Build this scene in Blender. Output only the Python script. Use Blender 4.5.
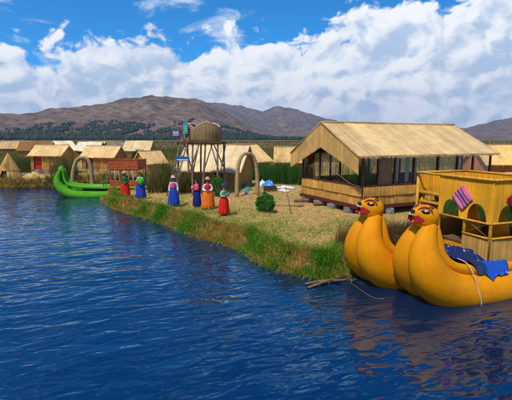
import bpy, math, random
import numpy as np
from mathutils import Vector, Matrix, Euler

R = math.radians
PI = math.pi
random.seed(7)
rng = np.random.default_rng(7)
scene = bpy.context.scene
for _o in list(bpy.data.objects):
    bpy.data.objects.remove(_o)
COL = scene.collection

# ------------------------------------------------------------------ camera
F = 420.0                       # focal length in photo pixels (512 wide)
CAMZ = 4.0                      # metres above the lake
PITCH = math.atan(61 / F)       # horizon lies at y = 139 of 400
cd = bpy.data.cameras.new('camera')
cd.sensor_width = 36.0
cd.lens = 36.0 * F / 512.0
cd.clip_start = 0.1
cd.clip_end = 30000
cam = bpy.data.objects.new('camera', cd)
cam.location = (0, 0, CAMZ)
cam.rotation_euler = (PI / 2 - PITCH, 0, 0)
COL.objects.link(cam)
scene.camera = cam

# ------------------------------------------------------------------ view
vs = scene.view_settings
vs.view_transform = 'Standard'
vs.look = 'None'
vs.exposure = 0.65
vs.gamma = 1.0
vs.use_curve_mapping = False
scene.cycles.max_bounces = 8
scene.cycles.transparent_max_bounces = 12
scene.cycles.caustics_reflective = False
scene.cycles.caustics_refractive = False
scene.cycles.sample_clamp_indirect = 6.0

# ------------------------------------------------------------------ sun and sky
SUN_EL, SUN_AZ = 59.0, 214.0     # azimuth clockwise from +Y (the view direction): behind the camera, to the left
sd_ = bpy.data.lights.new('sun', 'SUN')
sd_.energy = 2.7
sd_.angle = R(5.0)
sd_.color = (1.0, 0.94, 0.84)
sun = bpy.data.objects.new('sun', sd_)
_dir = Vector((math.sin(R(SUN_AZ)) * math.cos(R(SUN_EL)), math.cos(R(SUN_AZ)) * math.cos(R(SUN_EL)), math.sin(R(SUN_EL))))
sun.rotation_euler = _dir.to_track_quat('Z', 'Y').to_euler()
sun.location = _dir * 60
COL.objects.link(sun)


class NT:
    """small node-tree helper"""
    def __init__(s, tree):
        s.t = tree
        s.n = tree.nodes
        s.l = tree.links

    def new(s, typ, **kw):
        nd = s.n.new(typ)
        for k, v in kw.items():
            setattr(nd, k, v)
        return nd

    def put(s, inp, v):
        if isinstance(v, bpy.types.NodeSocket):
            s.l.new(v, inp)
        else:
            inp.default_value = v

    def math(s, op, a, b=0.0, c=None, clamp=False):
        nd = s.new('ShaderNodeMath', operation=op)
        nd.use_clamp = clamp
        s.put(nd.inputs[0], a)
        s.put(nd.inputs[1], b)
        if c is not None:
            s.put(nd.inputs[2], c)
        return nd.outputs[0]

    def vmath(s, op, a, b=(0, 0, 0)):
        nd = s.new('ShaderNodeVectorMath', operation=op)
        s.put(nd.inputs[0], a)
        s.put(nd.inputs[1], b)
        return nd.outputs[0]

    def comb(s, x, y, z):
        nd = s.new('ShaderNodeCombineXYZ')
        for i, v in enumerate((x, y, z)):
            s.put(nd.inputs[i], v)
        return nd.outputs[0]

    def sep(s, v):
        nd = s.new('ShaderNodeSeparateXYZ')
        s.put(nd.inputs[0], v)
        return nd.outputs

    def noise(s, vec, scale=5.0, detail=4.0, rough=0.5, dist=0.0, typ='FBM', dim='3D'):
        nd = s.new('ShaderNodeTexNoise')
        nd.noise_type = typ
        nd.noise_dimensions = dim
        s.put(nd.inputs['Vector'], vec)
        nd.inputs['Scale'].default_value = scale
        nd.inputs['Detail'].default_value = detail
        nd.inputs['Roughness'].default_value = rough
        nd.inputs['Distortion'].default_value = dist
        return nd

    def smooth(s, v, lo, hi):
        nd = s.new('ShaderNodeMapRange', interpolation_type='SMOOTHSTEP')
        s.put(nd.inputs[0], v)
        s.put(nd.inputs[1], lo)
        s.put(nd.inputs[2], hi)
        return nd.outputs[0]

    def lin(s, v, lo, hi, a=0.0, b=1.0):
        nd = s.new('ShaderNodeMapRange')
        s.put(nd.inputs[0], v)
        s.put(nd.inputs[1], lo)
        s.put(nd.inputs[2], hi)
        nd.inputs[3].default_value = a
        nd.inputs[4].default_value = b
        return nd.outputs[0]

    def mix(s, f, a, b, blend='MIX'):
        nd = s.new('ShaderNodeMix', data_type='RGBA', blend_type=blend)
        s.put(nd.inputs[0], f)
        s.put(nd.inputs[6], a)
        s.put(nd.inputs[7], b)
        return nd.outputs[2]


def c4(c):
    return (c[0], c[1], c[2], 1.0)


def make_world():
    w = bpy.data.worlds.new('World')
    scene.world = w
    w.use_nodes = True
    w.node_tree.nodes.clear()
    g = NT(w.node_tree)
    out = g.new('ShaderNodeOutputWorld')
    bg = g.new('ShaderNodeBackground')
    bg.inputs[1].default_value = 0.085
    g.l.new(bg.outputs[0], out.inputs[0])
    sky = g.new('ShaderNodeTexSky')
    sky.sky_type = 'NISHITA'
    sky.sun_disc = False
    sky.sun_elevation = R(SUN_EL)
    sky.sun_rotation = R(SUN_AZ)
    sky.altitude = 3800
    sky.air_density = 1.0
    sky.dust_density = 0.0
    sky.ozone_density = 2.0
    hs = g.new('ShaderNodeHueSaturation')
    hs.inputs['Saturation'].default_value = 1.7
    hs.inputs['Hue'].default_value = 0.497
    hs.inputs['Value'].default_value = 1.45
    g.l.new(sky.outputs[0], hs.inputs['Color'])
    tc = g.new('ShaderNodeTexCoord')
    d = g.vmath('NORMALIZE', tc.outputs['Generated'])
    x, y, z = g.sep(d)
    az = g.math('ARCTAN2', x, y)
    el = g.math('ARCSINE', z)
    P = g.comb(az, g.math('MULTIPLY', el, 1.35), 0.0)
    wn = g.noise(P, 9.0, 3.0, 0.5, dim='2D')
    warp = g.vmath('SCALE', g.vmath('SUBTRACT', wn.outputs['Color'], (0.5, 0.5, 0.5)))
    warp.node.inputs['Scale'].default_value = 0.07
    Q = g.vmath('ADD', P, warp)

    def dens(v):
        a = g.noise(v, 5.2, 8.0, 0.56, dim='2D').outputs[0]
        vo = g.new('ShaderNodeTexVoronoi', feature='F1', voronoi_dimensions='2D')
        g.put(vo.inputs['Vector'], v)
        vo.inputs['Scale'].default_value = 15.0
        vo.inputs['Detail'].default_value = 3.0
        vo.inputs['Roughness'].default_value = 0.55
        b = g.math('SUBTRACT', 0.6, vo.outputs['Distance'])
        return g.math('ADD', a, g.math('MULTIPLY', b, 0.30))
    D = dens(Q)
    Ds = dens(g.vmath('ADD', Q, (-0.016, 0.024, 0.0)))
    bump = g.math('SINE', g.math('MULTIPLY', az, 3.0))
    etop = g.math('ADD', R(15.3), g.math('MULTIPLY', bump, R(2.7)))
    cov = g.math('ADD', g.math('MULTIPLY', g.math('SUBTRACT', etop, el), 9.0),
                 g.math('MULTIPLY', g.math('SUBTRACT', D, 0.55), 1.8))
    alpha = g.smooth(cov, -0.04, 0.22)
    # thin scattered cloud higher up
    P2 = g.comb(g.math('MULTIPLY', az, 1.0), g.math('MULTIPLY', el, 2.6), 3.0)
    n2 = g.noise(P2, 4.6, 6.0, 0.6, 0.5, dim='2D').outputs[0]
    wis = g.math('MULTIPLY', g.smooth(n2, 0.54, 0.76), 0.8)
    lit = g.math('ADD', g.math('MULTIPLY', g.math('SUBTRACT', D, Ds), 2.7), 0.52)
    big = g.noise(g.vmath('ADD', P, (4.1, 2.2, 0.0)), 4.0, 3.0, 0.55, dim='2D').outputs[0]
    lit = g.math('ADD', lit, g.math('MULTIPLY', g.math('SUBTRACT', big, 0.5), 1.5))
    edge = g.smooth(cov, 0.55, 0.05)
    lit = g.math('ADD', lit, g.math('MULTIPLY', edge, 0.28))
    lit = g.smooth(lit, -0.15, 1.05)
    cloud = g.mix(lit, (3.8, 5.0, 6.6, 1), (8.0, 8.2, 8.4, 1))
    c1 = g.mix(wis, hs.outputs[0], (6.6, 7.4, 8.1, 1))
    c2 = g.mix(alpha, c1, cloud)
    g.l.new(c2, bg.inputs[0])
    w.cycles.sampling_method = 'MANUAL'
    w.cycles.sample_map_resolution = 256


make_world()

# ------------------------------------------------------------------ pixel -> place
_fw = Vector((0, math.cos(PITCH), -math.sin(PITCH)))
_up = Vector((0, math.sin(PITCH), math.cos(PITCH)))


def ray(px, py):
    return Vector((1, 0, 0)) * ((px - 256) / F) + _up * ((200 - py) / F) + _fw


def at(px, py, z=None, Y=None):
    d = ray(px, py)
    t = (z - CAMZ) / d.z if z is not None else Y / d.y
    return Vector((0, 0, CAMZ)) + d * t


# ------------------------------------------------------------------ noise
_perm = np.random.default_rng(3).random((256, 256))


def vnoise(x, y):
    x = np.asarray(x, float)
    y = np.asarray(y, float)
    xi = np.floor(x).astype(int)
    yi = np.floor(y).astype(int)
    fx = x - xi
    fy = y - yi
    fx = fx * fx * (3 - 2 * fx)
    fy = fy * fy * (3 - 2 * fy)
    a = _perm[xi & 255, yi & 255]
    b = _perm[(xi + 1) & 255, yi & 255]
    c = _perm[xi & 255, (yi + 1) & 255]
    d = _perm[(xi + 1) & 255, (yi + 1) & 255]
    return (a * (1 - fx) + b * fx) * (1 - fy) + (c * (1 - fx) + d * fx) * fy


def fbm(x, y, o=4, g=0.5):
    s = 0
    a = 1.0
    t = 0
    for i in range(o):
        s = s + a * vnoise(np.asarray(x) * 2 ** i + 17.3 * i, np.asarray(y) * 2 ** i + 9.1 * i)
        t += a
        a *= g
    return s / t


# ------------------------------------------------------------------ materials
MATS = {}


def mat_new(name):
    m = bpy.data.materials.new(name)
    m.use_nodes = True
    g = NT(m.node_tree)
    p = m.node_tree.nodes['Principled BSDF']
    MATS[name] = m
    return m, g, p


def plain(name, col, rough=0.7, var=0.25, scale=8.0, bump=0.15, bscale=40.0, spec=0.3, stretch=(1, 1, 1), metal=0.0):
    """base colour broken up with two noises, fine relief"""
    m, g, p = mat_new(name)
    tc = g.new('ShaderNodeTexCoord')
    v = g.vmath('MULTIPLY', tc.outputs['Object'], stretch)
    n = g.noise(v, scale, 5.0, 0.6).outputs[0]
    k = g.lin(n, 0.3, 0.7, 1 - var, 1 + var)
    nd = g.vmath('SCALE', c4(col)[:3])
    g.l.new(k, nd.node.inputs['Scale'])
    g.l.new(nd, p.inputs['Base Color'])
    n2 = g.noise(v, bscale, 4.0, 0.6).outputs[0]
    g.l.new(g.lin(n2, 0.3, 0.7, max(rough - 0.1, 0.02), min(rough + 0.1, 1)), p.inputs['Roughness'])
    p.inputs['Specular IOR Level'].default_value = spec
    p.inputs['Metallic'].default_value = metal
    if bump:
        b = g.new('ShaderNodeBump')
        b.inputs['Strength'].default_value = bump
        b.inputs['Distance'].default_value = 0.02
        g.l.new(n2, b.inputs['Height'])
        g.l.new(b.outputs[0], p.inputs['Normal'])
    return m


def vcol(name, rough=0.75, var=0.2, scale=3.0, spec=0.2, trans=0.0, stretch=(1, 1, 1), fine=0.0):
    """colour per piece from the Col attribute, broken up by noise"""
    m, g, p = mat_new(name)
    at_ = g.new('ShaderNodeAttribute', attribute_name='Col')
    tc = g.new('ShaderNodeTexCoord')
    n = g.noise(g.vmath('MULTIPLY', tc.outputs['Object'], stretch), scale, 4.0, 0.6).outputs[0]
    k = g.lin(n, 0.3, 0.7, 1 - var, 1 + var)
    nd = g.vmath('SCALE', at_.outputs['Color'])
    g.l.new(k, nd.node.inputs['Scale'])
    g.l.new(nd, p.inputs['Base Color'])
    p.inputs['Roughness'].default_value = rough
    p.inputs['Specular IOR Level'].default_value = spec
    if trans:
        tr = g.new('ShaderNodeBsdfTranslucent')
        g.l.new(nd, tr.inputs['Color'])
        mx = g.new('ShaderNodeMixShader')
        mx.inputs[0].default_value = trans
        g.l.new(p.outputs[0], mx.inputs[1])
        g.l.new(tr.outputs[0], mx.inputs[2])
        g.l.new(mx.outputs[0], m.node_tree.nodes['Material Output'].inputs['Surface'])
    return m


def bundle_mat(name, c1, c2, rough=0.6):
    """bound totora stalks: streaks along the bundle (UV: u around in m, v along in m)"""
    m, g, p = mat_new(name)
    uv = g.new('ShaderNodeTexCoord').outputs['UV']
    st = g.noise(g.vmath('MULTIPLY', uv, (46.0, 1.6, 1.0)), 1.0, 3.0, 0.6).outputs[0]
    bl = g.noise(uv, 2.2, 5.0, 0.65).outputs[0]
    spk = g.noise(uv, 26.0, 3.0, 0.7).outputs[0]
    f = g.math('ADD', g.math('MULTIPLY', st, 0.55), g.math('MULTIPLY', bl, 0.6))
    col = g.mix(g.lin(f, 0.4, 0.78), c4(c2), c4(c1))
    ux, uy, _u = g.sep(uv)
    na = g.math('SINE', g.math('MULTIPLY', g.math('ADD', ux, g.math('MULTIPLY', uy, 0.8)), 62.0))
    nb = g.math('SINE', g.math('MULTIPLY', g.math('SUBTRACT', ux, g.math('MULTIPLY', uy, 0.8)), 62.0))
    net = g.smooth(g.math('MAXIMUM', na, nb), 0.80, 1.0)
    col = g.mix(g.math('MULTIPLY', net, g.lin(bl, 0.4, 0.65, 0.0, 0.15)), col, (c2[0] * 0.5, c2[1] * 0.42, c2[2] * 0.5, 1))
    col = g.mix(g.smooth(spk, 0.60, 0.76), col, (c2[0] * 0.45, c2[1] * 0.4, c2[2] * 0.5, 1))
    blot = g.noise(uv, 3.1, 4.0, 0.7, 0.4).outputs[0]
    col = g.mix(g.math('MULTIPLY', g.smooth(blot, 0.63, 0.74), 0.6), col, (c2[0] * 0.5, c2[1] * 0.42, c2[2] * 0.6, 1))
    g.l.new(col, p.inputs['Base Color'])
    p.inputs['Roughness'].default_value = rough
    p.inputs['Specular IOR Level'].default_value = 0.12
    b = g.new('ShaderNodeBump')
    b.inputs['Strength'].default_value = 0.5
    b.inputs['Distance'].default_value = 0.015
    g.l.new(g.math('SUBTRACT', g.math('ADD', st, g.math('MULTIPLY', spk, 0.5)), g.math('MULTIPLY', net, 0.22)), b.inputs['Height'])
    g.l.new(b.outputs[0], p.inputs['Normal'])
    return m


def cloth_mat(name, stops, period, rough=0.85):
    """woven stripes along object x"""
    m, g, p = mat_new(name)
    tc = g.new('ShaderNodeTexCoord')
    x, y, z = g.sep(tc.outputs['Object'])
    f = g.math('FRACT', g.math('DIVIDE', g.math('ADD', x, 10.0 * period), period))
    cr = g.new('ShaderNodeValToRGB')
    cr.color_ramp.interpolation = 'CONSTANT'
    e = cr.color_ramp.elements
    while len(e) < len(stops):
        e.new(0.5)
    for k, (pos, c) in enumerate(stops):
        e[k].position = pos
        e[k].color = c4(c)
    g.l.new(f, cr.inputs[0])
    n = g.noise(tc.outputs['Object'], 60.0, 3.0, 0.6).outputs[0]
    nd = g.vmath('SCALE', cr.outputs[0])
    g.l.new(g.lin(n, 0.3, 0.7, 0.75, 1.2), nd.node.inputs['Scale'])
    g.l.new(nd, p.inputs['Base Color'])
    p.inputs['Roughness'].default_value = rough
    p.inputs['Specular IOR Level'].default_value = 0.1
    return m


reed_m = vcol('dry_reed', 0.8, 0.16, 2.0, 0.15)
grass_m = vcol('grass_blade', 0.65, 0.15, 1.5, 0.25, 0.3)
yellow_m = bundle_mat('yellow_bundle', (0.84, 0.33, 0.002), (0.62, 0.205, 0.002))
green_m = bundle_mat('green_bundle', (0.12, 0.40, 0.015), (0.05, 0.22, 0.01))
arch_m = bundle_mat('straw_bundle', (0.52, 0.36, 0.17), (0.30, 0.19, 0.08))
maroon_m = plain('maroon_paint', (0.10, 0.018, 0.012), 0.5, 0.3)
wood_m = plain('weathered_wood', (0.16, 0.10, 0.055), 0.8, 0.45, 6.0, 0.4, 30, 0.2, (1, 1, 0.25))
pole_m = plain('grey_pole', (0.20, 0.15, 0.10), 0.8, 0.4, 7.0, 0.4, 30, 0.2)
cane_m = plain('yellow_cane', (0.62, 0.30, 0.02), 0.55, 0.3, 9.0, 0.3, 50, 0.3)
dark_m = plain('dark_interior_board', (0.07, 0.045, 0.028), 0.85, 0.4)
stone_m = plain('grey_stone', (0.22, 0.20, 0.18), 0.85, 0.4, 5.0, 0.6, 20)
redwood_m = plain('red_wood', (0.40, 0.075, 0.02), 0.6, 0.35, 6.0, 0.2)
teal_m = plain('teal_plastic', (0.012, 0.26, 0.23), 0.4, 0.15)
white_m = plain('white_paint', (0.72, 0.72, 0.70), 0.6, 0.1)
black_m = plain('black_paint', (0.012, 0.010, 0.010), 0.4, 0.2)
red_m = plain('red_paint', (0.45, 0.010, 0.018), 0.4, 0.2)
skin_m = plain('skin', (0.30, 0.145, 0.085), 0.6, 0.08, 12, 0.05)
hair_m = plain('black_hair', (0.012, 0.009, 0.008), 0.45, 0.3)
rope_m = plain('pale_rope', (0.50, 0.45, 0.34), 0.9, 0.3, 30, 0.5, 120)


def glass_mat():
    m, g, p = mat_new('window_glass')
    p.inputs['Base Color'].default_value = (0.9, 0.95, 0.95, 1)
    tr = g.new('ShaderNodeBsdfTransparent')
    tr.inputs[0].default_value = (0.92, 0.94, 0.94, 1)
    gl = g.new('ShaderNodeBsdfGlossy')
    gl.inputs['Roughness'].default_value = 0.03
    fr = g.new('ShaderNodeFresnel')
    fr.inputs['IOR'].default_value = 1.19
    tc = g.new('ShaderNodeTexCoord')
    nz = g.noise(tc.outputs['Object'], 1.3, 2.0, 0.5).outputs[0]
    b = g.new('ShaderNodeBump')
    b.inputs['Strength'].default_value = 0.08
    b.inputs['Distance'].default_value = 0.05
    g.l.new(nz, b.inputs['Height'])
    g.l.new(b.outputs[0], gl.inputs['Normal'])
    mx = g.new('ShaderNodeMixShader')
    g.l.new(fr.outputs[0], mx.inputs[0])
    g.l.new(tr.outputs[0], mx.inputs[1])
    g.l.new(gl.outputs[0], mx.inputs[2])
    g.l.new(mx.outputs[0], m.node_tree.nodes['Material Output'].inputs['Surface'])
    return m


glass_m = glass_mat()


# ------------------------------------------------------------------ object helpers
def tag(o, label=None, cat=None, group=None, kind=None):
    if label:
        o['label'] = label
    if cat:
        o['category'] = cat
    if group:
        o['group'] = group
    if kind:
        o['kind'] = kind
    return o


def empty(name, loc=(0, 0, 0), rz=0.0, label=None, cat=None, group=None):
    o = bpy.data.objects.new(name, None)
    o.location = loc
    o.rotation_euler = (0, 0, rz)
    o.empty_display_size = 0.2
    COL.objects.link(o)
    return tag(o, label, cat, group)


def link(name, me, mat, parent=None, loc=None, rot=None):
    o = bpy.data.objects.new(name, me)
    if mat is not None and len(me.materials) == 0:
        me.materials.append(mat)
    if parent is not None:
        o.parent = parent
    if loc is not None:
        o.location = loc
    if rot is not None:
        o.rotation_euler = rot
    COL.objects.link(o)
    return o


def fast_mesh(name, verts, tris, cols=None, smooth=False):
    """numpy arrays -> mesh of triangles"""
    verts = np.asarray(verts, np.float32)
    tris = np.asarray(tris, np.int32)
    me = bpy.data.meshes.new(name)
    me.vertices.add(len(verts))
    me.vertices.foreach_set('co', verts.ravel())
    n = len(tris)
    me.loops.add(n * 3)
    me.loops.foreach_set('vertex_index', tris.ravel())
    me.polygons.add(n)
    me.polygons.foreach_set('loop_start', np.arange(0, n * 3, 3, dtype=np.int32))
    me.polygons.foreach_set('loop_total', np.full(n, 3, np.int32))
    if smooth:
        me.polygons.foreach_set('use_smooth', np.ones(n, bool))
    me.update(calc_edges=True)
    if cols is not None:
        ca = me.color_attributes.new('Col', 'FLOAT_COLOR', 'POINT')
        c = np.ones((len(verts), 4), np.float32)
        c[:, :3] = cols
        ca.data.foreach_set('color', c.ravel())
    return me


class MB:
    """collects shapes; build() links them as ONE mesh object"""
    def __init__(s):
        s.v = []
        s.f = []
        s.uv = {}
        s.sm = []

    def add(s, verts, faces, smooth=False, uvs=None):
        b = len(s.v)
        s.v += [tuple(p) for p in verts]
        for k, f in enumerate(faces):
            if uvs is not None:
                s.uv[len(s.f)] = uvs[k]
            s.f.append(tuple(i + b for i in f))
            s.sm.append(smooth)
        return s

    def box(s, c, size, rz=0.0, rot=None):
        M = rot if rot is not None else Matrix.Rotation(rz, 3, 'Z')
        hx, hy, hz = size[0] / 2, size[1] / 2, size[2] / 2
        c = Vector(c)
        pts = [c + M @ Vector((a * hx, b * hy, d * hz)) for a in (-1, 1) for b in (-1, 1) for d in (-1, 1)]
        s.add(pts, [(0, 1, 3, 2), (4, 6, 7, 5), (0, 4, 5, 1), (2, 3, 7, 6), (0, 2, 6, 4), (1, 5, 7, 3)])
        return s

    def bar(s, a, b, w, h=None, up=(0, 0, 1)):
        a = Vector(a)
        b = Vector(b)
        h = h or w
        d = (b - a).normalized()
        u = Vector(up)
        if abs(d.dot(u)) > 0.95:
            u = Vector((0, 1, 0))
        sx = d.cross(u).normalized()
        sz = sx.cross(d)
        pts = [p + sx * (i * w / 2) + sz * (j * h / 2) for p in (a, b) for i, j in ((-1, -1), (1, -1), (1, 1), (-1, 1))]
        s.add(pts, [(3, 2, 1, 0), (4, 5, 6, 7), (0, 1, 5, 4), (1, 2, 6, 5), (2, 3, 7, 6), (3, 0, 4, 7)])
        return s

    def tube(s, path, radii, seg=10, squash=None, cap=True):
        """tapered tube with u(around)/v(along) UVs in metres"""
        P = [Vector(p) for p in path]
        n = len(P)
        if not hasattr(radii, '__len__'):
            radii = [radii] * n
        T = []
        for i in range(n):
            t = P[min(i + 1, n - 1)] - P[max(i - 1, 0)]
            T.append(t.normalized())
        up = Vector((0, 0, 1)) if abs(T[0].z) < 0.9 else Vector((0, 1, 0))
        nx = T[0].cross(up).normalized()
        verts = []
        L = [0.0]
        rmax = max(radii)
        for i in range(n):
            if i:
                L.append(L[-1] + (P[i] - P[i - 1]).length)
                nx = (nx - T[i] * nx.dot(T[i])).normalized()
            ny = T[i].cross(nx)
            for k in range(seg):
                a = 2 * PI * k / seg
                verts.append(P[i] + (nx * math.cos(a) + ny * math.sin(a)) * radii[i])
        faces = []
        uvs = []
        per = 2 * PI * rmax
        for i in range(n - 1):
            for k in range(seg):
                k2 = (k + 1) % seg
                faces.append((i * seg + k, i * seg + k2, (i + 1) * seg + k2, (i + 1) * seg + k))
                u0, u1 = per * k / seg, per * (k + 1) / seg
                uvs.append(((u0, L[i]), (u1, L[i]), (u1, L[i + 1]), (u0, L[i + 1])))
        if cap:
            faces.append(tuple(range(seg - 1, -1, -1)))
            uvs.append(tuple((0.1 * math.cos(k), 0.1 * math.sin(k)) for k in range(seg)))
            faces.append(tuple((n - 1) * seg + k for k in range(seg)))
            uvs.append(tuple((0.1 * math.cos(k), 0.1 * math.sin(k)) for k in range(seg)))
        s.add(verts, faces, True, uvs)
        return s

    def lathe(s, prof, seg=16, c=(0, 0, 0), mod=None, sx=1.0, sy=1.0):
        """prof: (r, z) pairs"""
        c = Vector(c)
        verts = []
        for i, (r, z) in enumerate(prof):
            for k in range(seg):
                a = 2 * PI * k / seg
                rr = r * (mod(a, i / (len(prof) - 1)) if mod else 1.0)
                verts.append(c + Vector((rr * math.cos(a) * sx, rr * math.sin(a) * sy, z)))
        faces = []
        for i in range(len(prof) - 1):
            for k in range(seg):
                k2 = (k + 1) % seg
                faces.append((i * seg + k, i * seg + k2, (i + 1) * seg + k2, (i + 1) * seg + k))
        faces.append(tuple(range(seg - 1, -1, -1)))
        faces.append(tuple((len(prof) - 1) * seg + k for k in range(seg)))
        s.add(verts, faces, True)
        return s

    def build(s, name, mat, parent=None, loc=None, rot=None):
        me = bpy.data.meshes.new(name)
        me.from_pydata(s.v, [], s.f)
        me.polygons.foreach_set('use_smooth', s.sm)
        if s.uv:
            uvl = me.uv_layers.new(name='UVMap')
            for p in me.polygons:
                u = s.uv.get(p.index)
                if u:
                    for li, q in zip(p.loop_indices, u):
                        uvl.data[li].uv = q
        me.update()
        return link(name, me, mat, parent, loc, rot)


def catmull(pts, n=4):
    P = [np.array(p, float) for p in pts]
    P = [2 * P[0] - P[1]] + P + [2 * P[-1] - P[-2]]
    out = []
    for i in range(1, len(P) - 2):
        for k in range(n):
            t = k / n
            a, b, c, d = P[i - 1], P[i], P[i + 1], P[i + 2]
            out.append(0.5 * (2 * b + (c - a) * t + (2 * a - 5 * b + 4 * c - d) * t * t + (3 * b - a - 3 * c + d) * t ** 3))
    out.append(P[-2])
    return np.array(out)


def col_jit(base, n, amt=0.22, hue=0.06):
    base = np.asarray(base, float)
    k = 1 + rng.uniform(-amt, amt, (n, 1))
    return np.clip(base[None, :] * k * (1 + rng.uniform(-hue, hue, (n, 3))), 0.001, 1)


def reed_panel(name, parent, O, S, T, width, length, rw=0.03, col=(0.5, 0.33, 0.13), amt=0.22,
               jit=0.03, lo=None, hi=None, h=None, sag=0.0, segs=3, mat=None, thick=0.02, loc=None):
    """A mat of parallel stalks: O corner, S across, T along the stalks; each stalk a small ridge of its own.
    lo(s), hi(s): start and end of a stalk along T (arches, gables)."""
    O = np.array(O, float)
    S = np.array(S, float)
    S /= np.linalg.norm(S)
    T = np.array(T, float)
    T /= np.linalg.norm(T)
    N = np.cross(S, T)
    n = max(2, int(round(width / rw)))
    w = width / n
    h = h if h is not None else w * 0.45
    s0 = np.arange(n) * w
    sm = s0 + w / 2
    l0 = np.array([lo(v) for v in sm]) if lo else np.zeros(n)
    l1 = np.array([hi(v) for v in sm]) if hi else np.full(n, float(length))
    l0 = l0 + (rng.uniform(-jit, jit, n) * 0.5 if not lo else 0)
    l1 = l1 + rng.uniform(-jit, jit, n)
    cols = col_jit(col, n, amt)
    patch = 0.82 + 0.36 * fbm(sm * 0.9 + O[0] * 3.1, np.zeros(n) + O[1] * 1.7 + O[2], 3)
    cols = np.clip(cols * patch[:, None], 0, 1)
    offs = rng.uniform(0, h * 0.9, n)
    V = []
    C = []
    rows = segs + 1
    for r in range(rows):
        f = r / segs
        t = l0 + (l1 - l0) * f
        sg = -sag * 4 * f * (1 - f) + 0.012 * np.sin(sm * 1.7 + f * 3)
        wob = rng.normal(0, w * 0.12, n)
        for (ds, dh) in ((-0.15 * w, -thick), (0.0, 0.0), (0.5 * w, 1.0), (1.0 * w, 0.0), (1.15 * w, -thick)):
            hh = (h if dh == 1.0 else dh) + offs * (0 if dh < 0 else 1) + sg
            V.append(O[None, :] + S[None, :] * (s0 + ds + wob)[:, None] + T[None, :] * t[:, None] + N[None, :] * np.broadcast_to(hh, (n,))[:, None])
            C.append(cols * (0.92 + 0.16 * rng.random((n, 1))))
    V = np.stack(V, 1).reshape(-1, 3)      # n, rows*5, 3
    C = np.stack(C, 1).reshape(-1, 3)
    tr = []
    for r in range(segs):
        for k in range(4):
            a, b = r * 5 + k, r * 5 + k + 1
            c, d = a + 5, b + 5
            tr += [(a, b, d), (a, d, c)]
    tr = np.array(tr)
    base = (np.arange(n) * rows * 5)[:, None, None]
    tris = (tr[None] + base).reshape(-1, 3)
    me = fast_mesh(name, V, tris, C)
    return link(name, me, mat or reed_m, parent, loc)


def blades(pos, az, length, lean, width, cols, curl=0.5, face=None):
    """pos (n,3); lean 0 = upright .. 1.5 = lying; returns verts, tris, cols of 3-triangle blades"""
    n = len(pos)
    d = np.stack([np.cos(az), np.sin(az), np.zeros(n)], 1)
    fa = rng.uniform(0, 2 * PI, n) if face is None else face
    sd = np.stack([np.cos(fa), np.sin(fa), np.zeros(n)], 1)
    l1 = lean * (1 - curl * 0.5)
    l2 = lean * (1 + curl)
    z = np.array([0, 0, 1.0])[None]
    m = pos + (d * np.sin(l1)[:, None] + z * np.cos(l1)[:, None]) * (length * 0.55)[:, None]
    t = m + (d * np.sin(l2)[:, None] + z * np.cos(l2)[:, None]) * (length * 0.45)[:, None]
    w = width[:, None] / 2
    V = np.stack([pos - sd * w, pos + sd * w, m - sd * w * 0.8, m + sd * w * 0.8, t], 1).reshape(-1, 3)
    C = np.repeat(cols, 5, axis=0)
    tr = np.array([(0, 1, 3), (0, 3, 2), (2, 3, 4)])
    T = (tr[None] + (np.arange(n) * 5)[:, None, None]).reshape(-1, 3)
    return V, T, C


def join_blades(parts):
    V = []
    T = []
    C = []
    b = 0
    for v, t, c in parts:
        V.append(v)
        T.append(t + b)
        C.append(c)
        b += len(v)
    return np.concatenate(V), np.concatenate(T), np.concatenate(C)


def fringe(name, parent, pts, dens, length, col, amt=0.3, down=(0, 0, -1), spread=0.25, width=0.012, mat=None):
    """loose stalk ends along an edge (eaves, verges): real thin stalks"""
    P = []
    for a, b in zip(pts[:-1], pts[1:]):
        a = np.array(a, float)
        b = np.array(b, float)
        n = max(2, int(np.linalg.norm(b - a) * dens))
        f = rng.random(n)[:, None]
        P.append(a + (b - a) * f)
    P = np.concatenate(P)
    n = len(P)
    D = np.array(down, float)[None] + rng.normal(0, spread, (n, 3))
    D /= np.linalg.norm(D, axis=1)[:, None]
    L = length * rng.uniform(0.3, 1.2, n)[:, None]
    sd = np.cross(D, rng.normal(0, 1, (n, 3)))
    sd /= np.linalg.norm(sd, axis=1)[:, None] + 1e-6
    w = width * rng.uniform(0.6, 1.3, n)[:, None] / 2
    st = P - D * L * 0.5
    V = np.stack([st - sd * w, st + sd * w, P + D * L], 1).reshape(-1, 3)
    C = np.repeat(col_jit(col, n, amt), 3, axis=0)
    T = np.arange(n * 3).reshape(-1, 3)
    o = link(name, fast_mesh(name, V, T, C), mat or reed_m, parent)
    o['kind'] = 'stuff'
    return o


# ------------------------------------------------------------------ the setting: land, lake, hills
def wpx(*pts):
    return [(at(px, py, z=0).x, at(px, py, z=0).y) for px, py in pts]


bank_pts = [(-70.0, 38.0)] + wpx((-40, 187), (0, 187), (20, 188), (42, 187), (56, 187.5))
back_pts = wpx((63, 184), (85, 183), (110, 183.5), (140, 184), (156, 187), (140, 190), (122, 192))
tip_pts = wpx((110, 194.5), (105.5, 198), (107, 202), (116, 208))
front_pts = wpx((135, 213.5), (152, 219), (170, 225), (186, 231), (205, 238), (226, 243), (246, 250), (262, 261),
                (278, 268), (298, 273), (318, 278), (336, 278), (347, 273))
behind_pts = [(3.1, 13.2), (4.0, 14.2), (5.6, 15.0), (8.0, 15.9), (11.0, 17.0), (16.0, 18.8), (26, 22), (70, 34)]
poly = np.array(bank_pts + back_pts + tip_pts + front_pts + behind_pts + [(70, 75), (-70, 75)])


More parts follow.
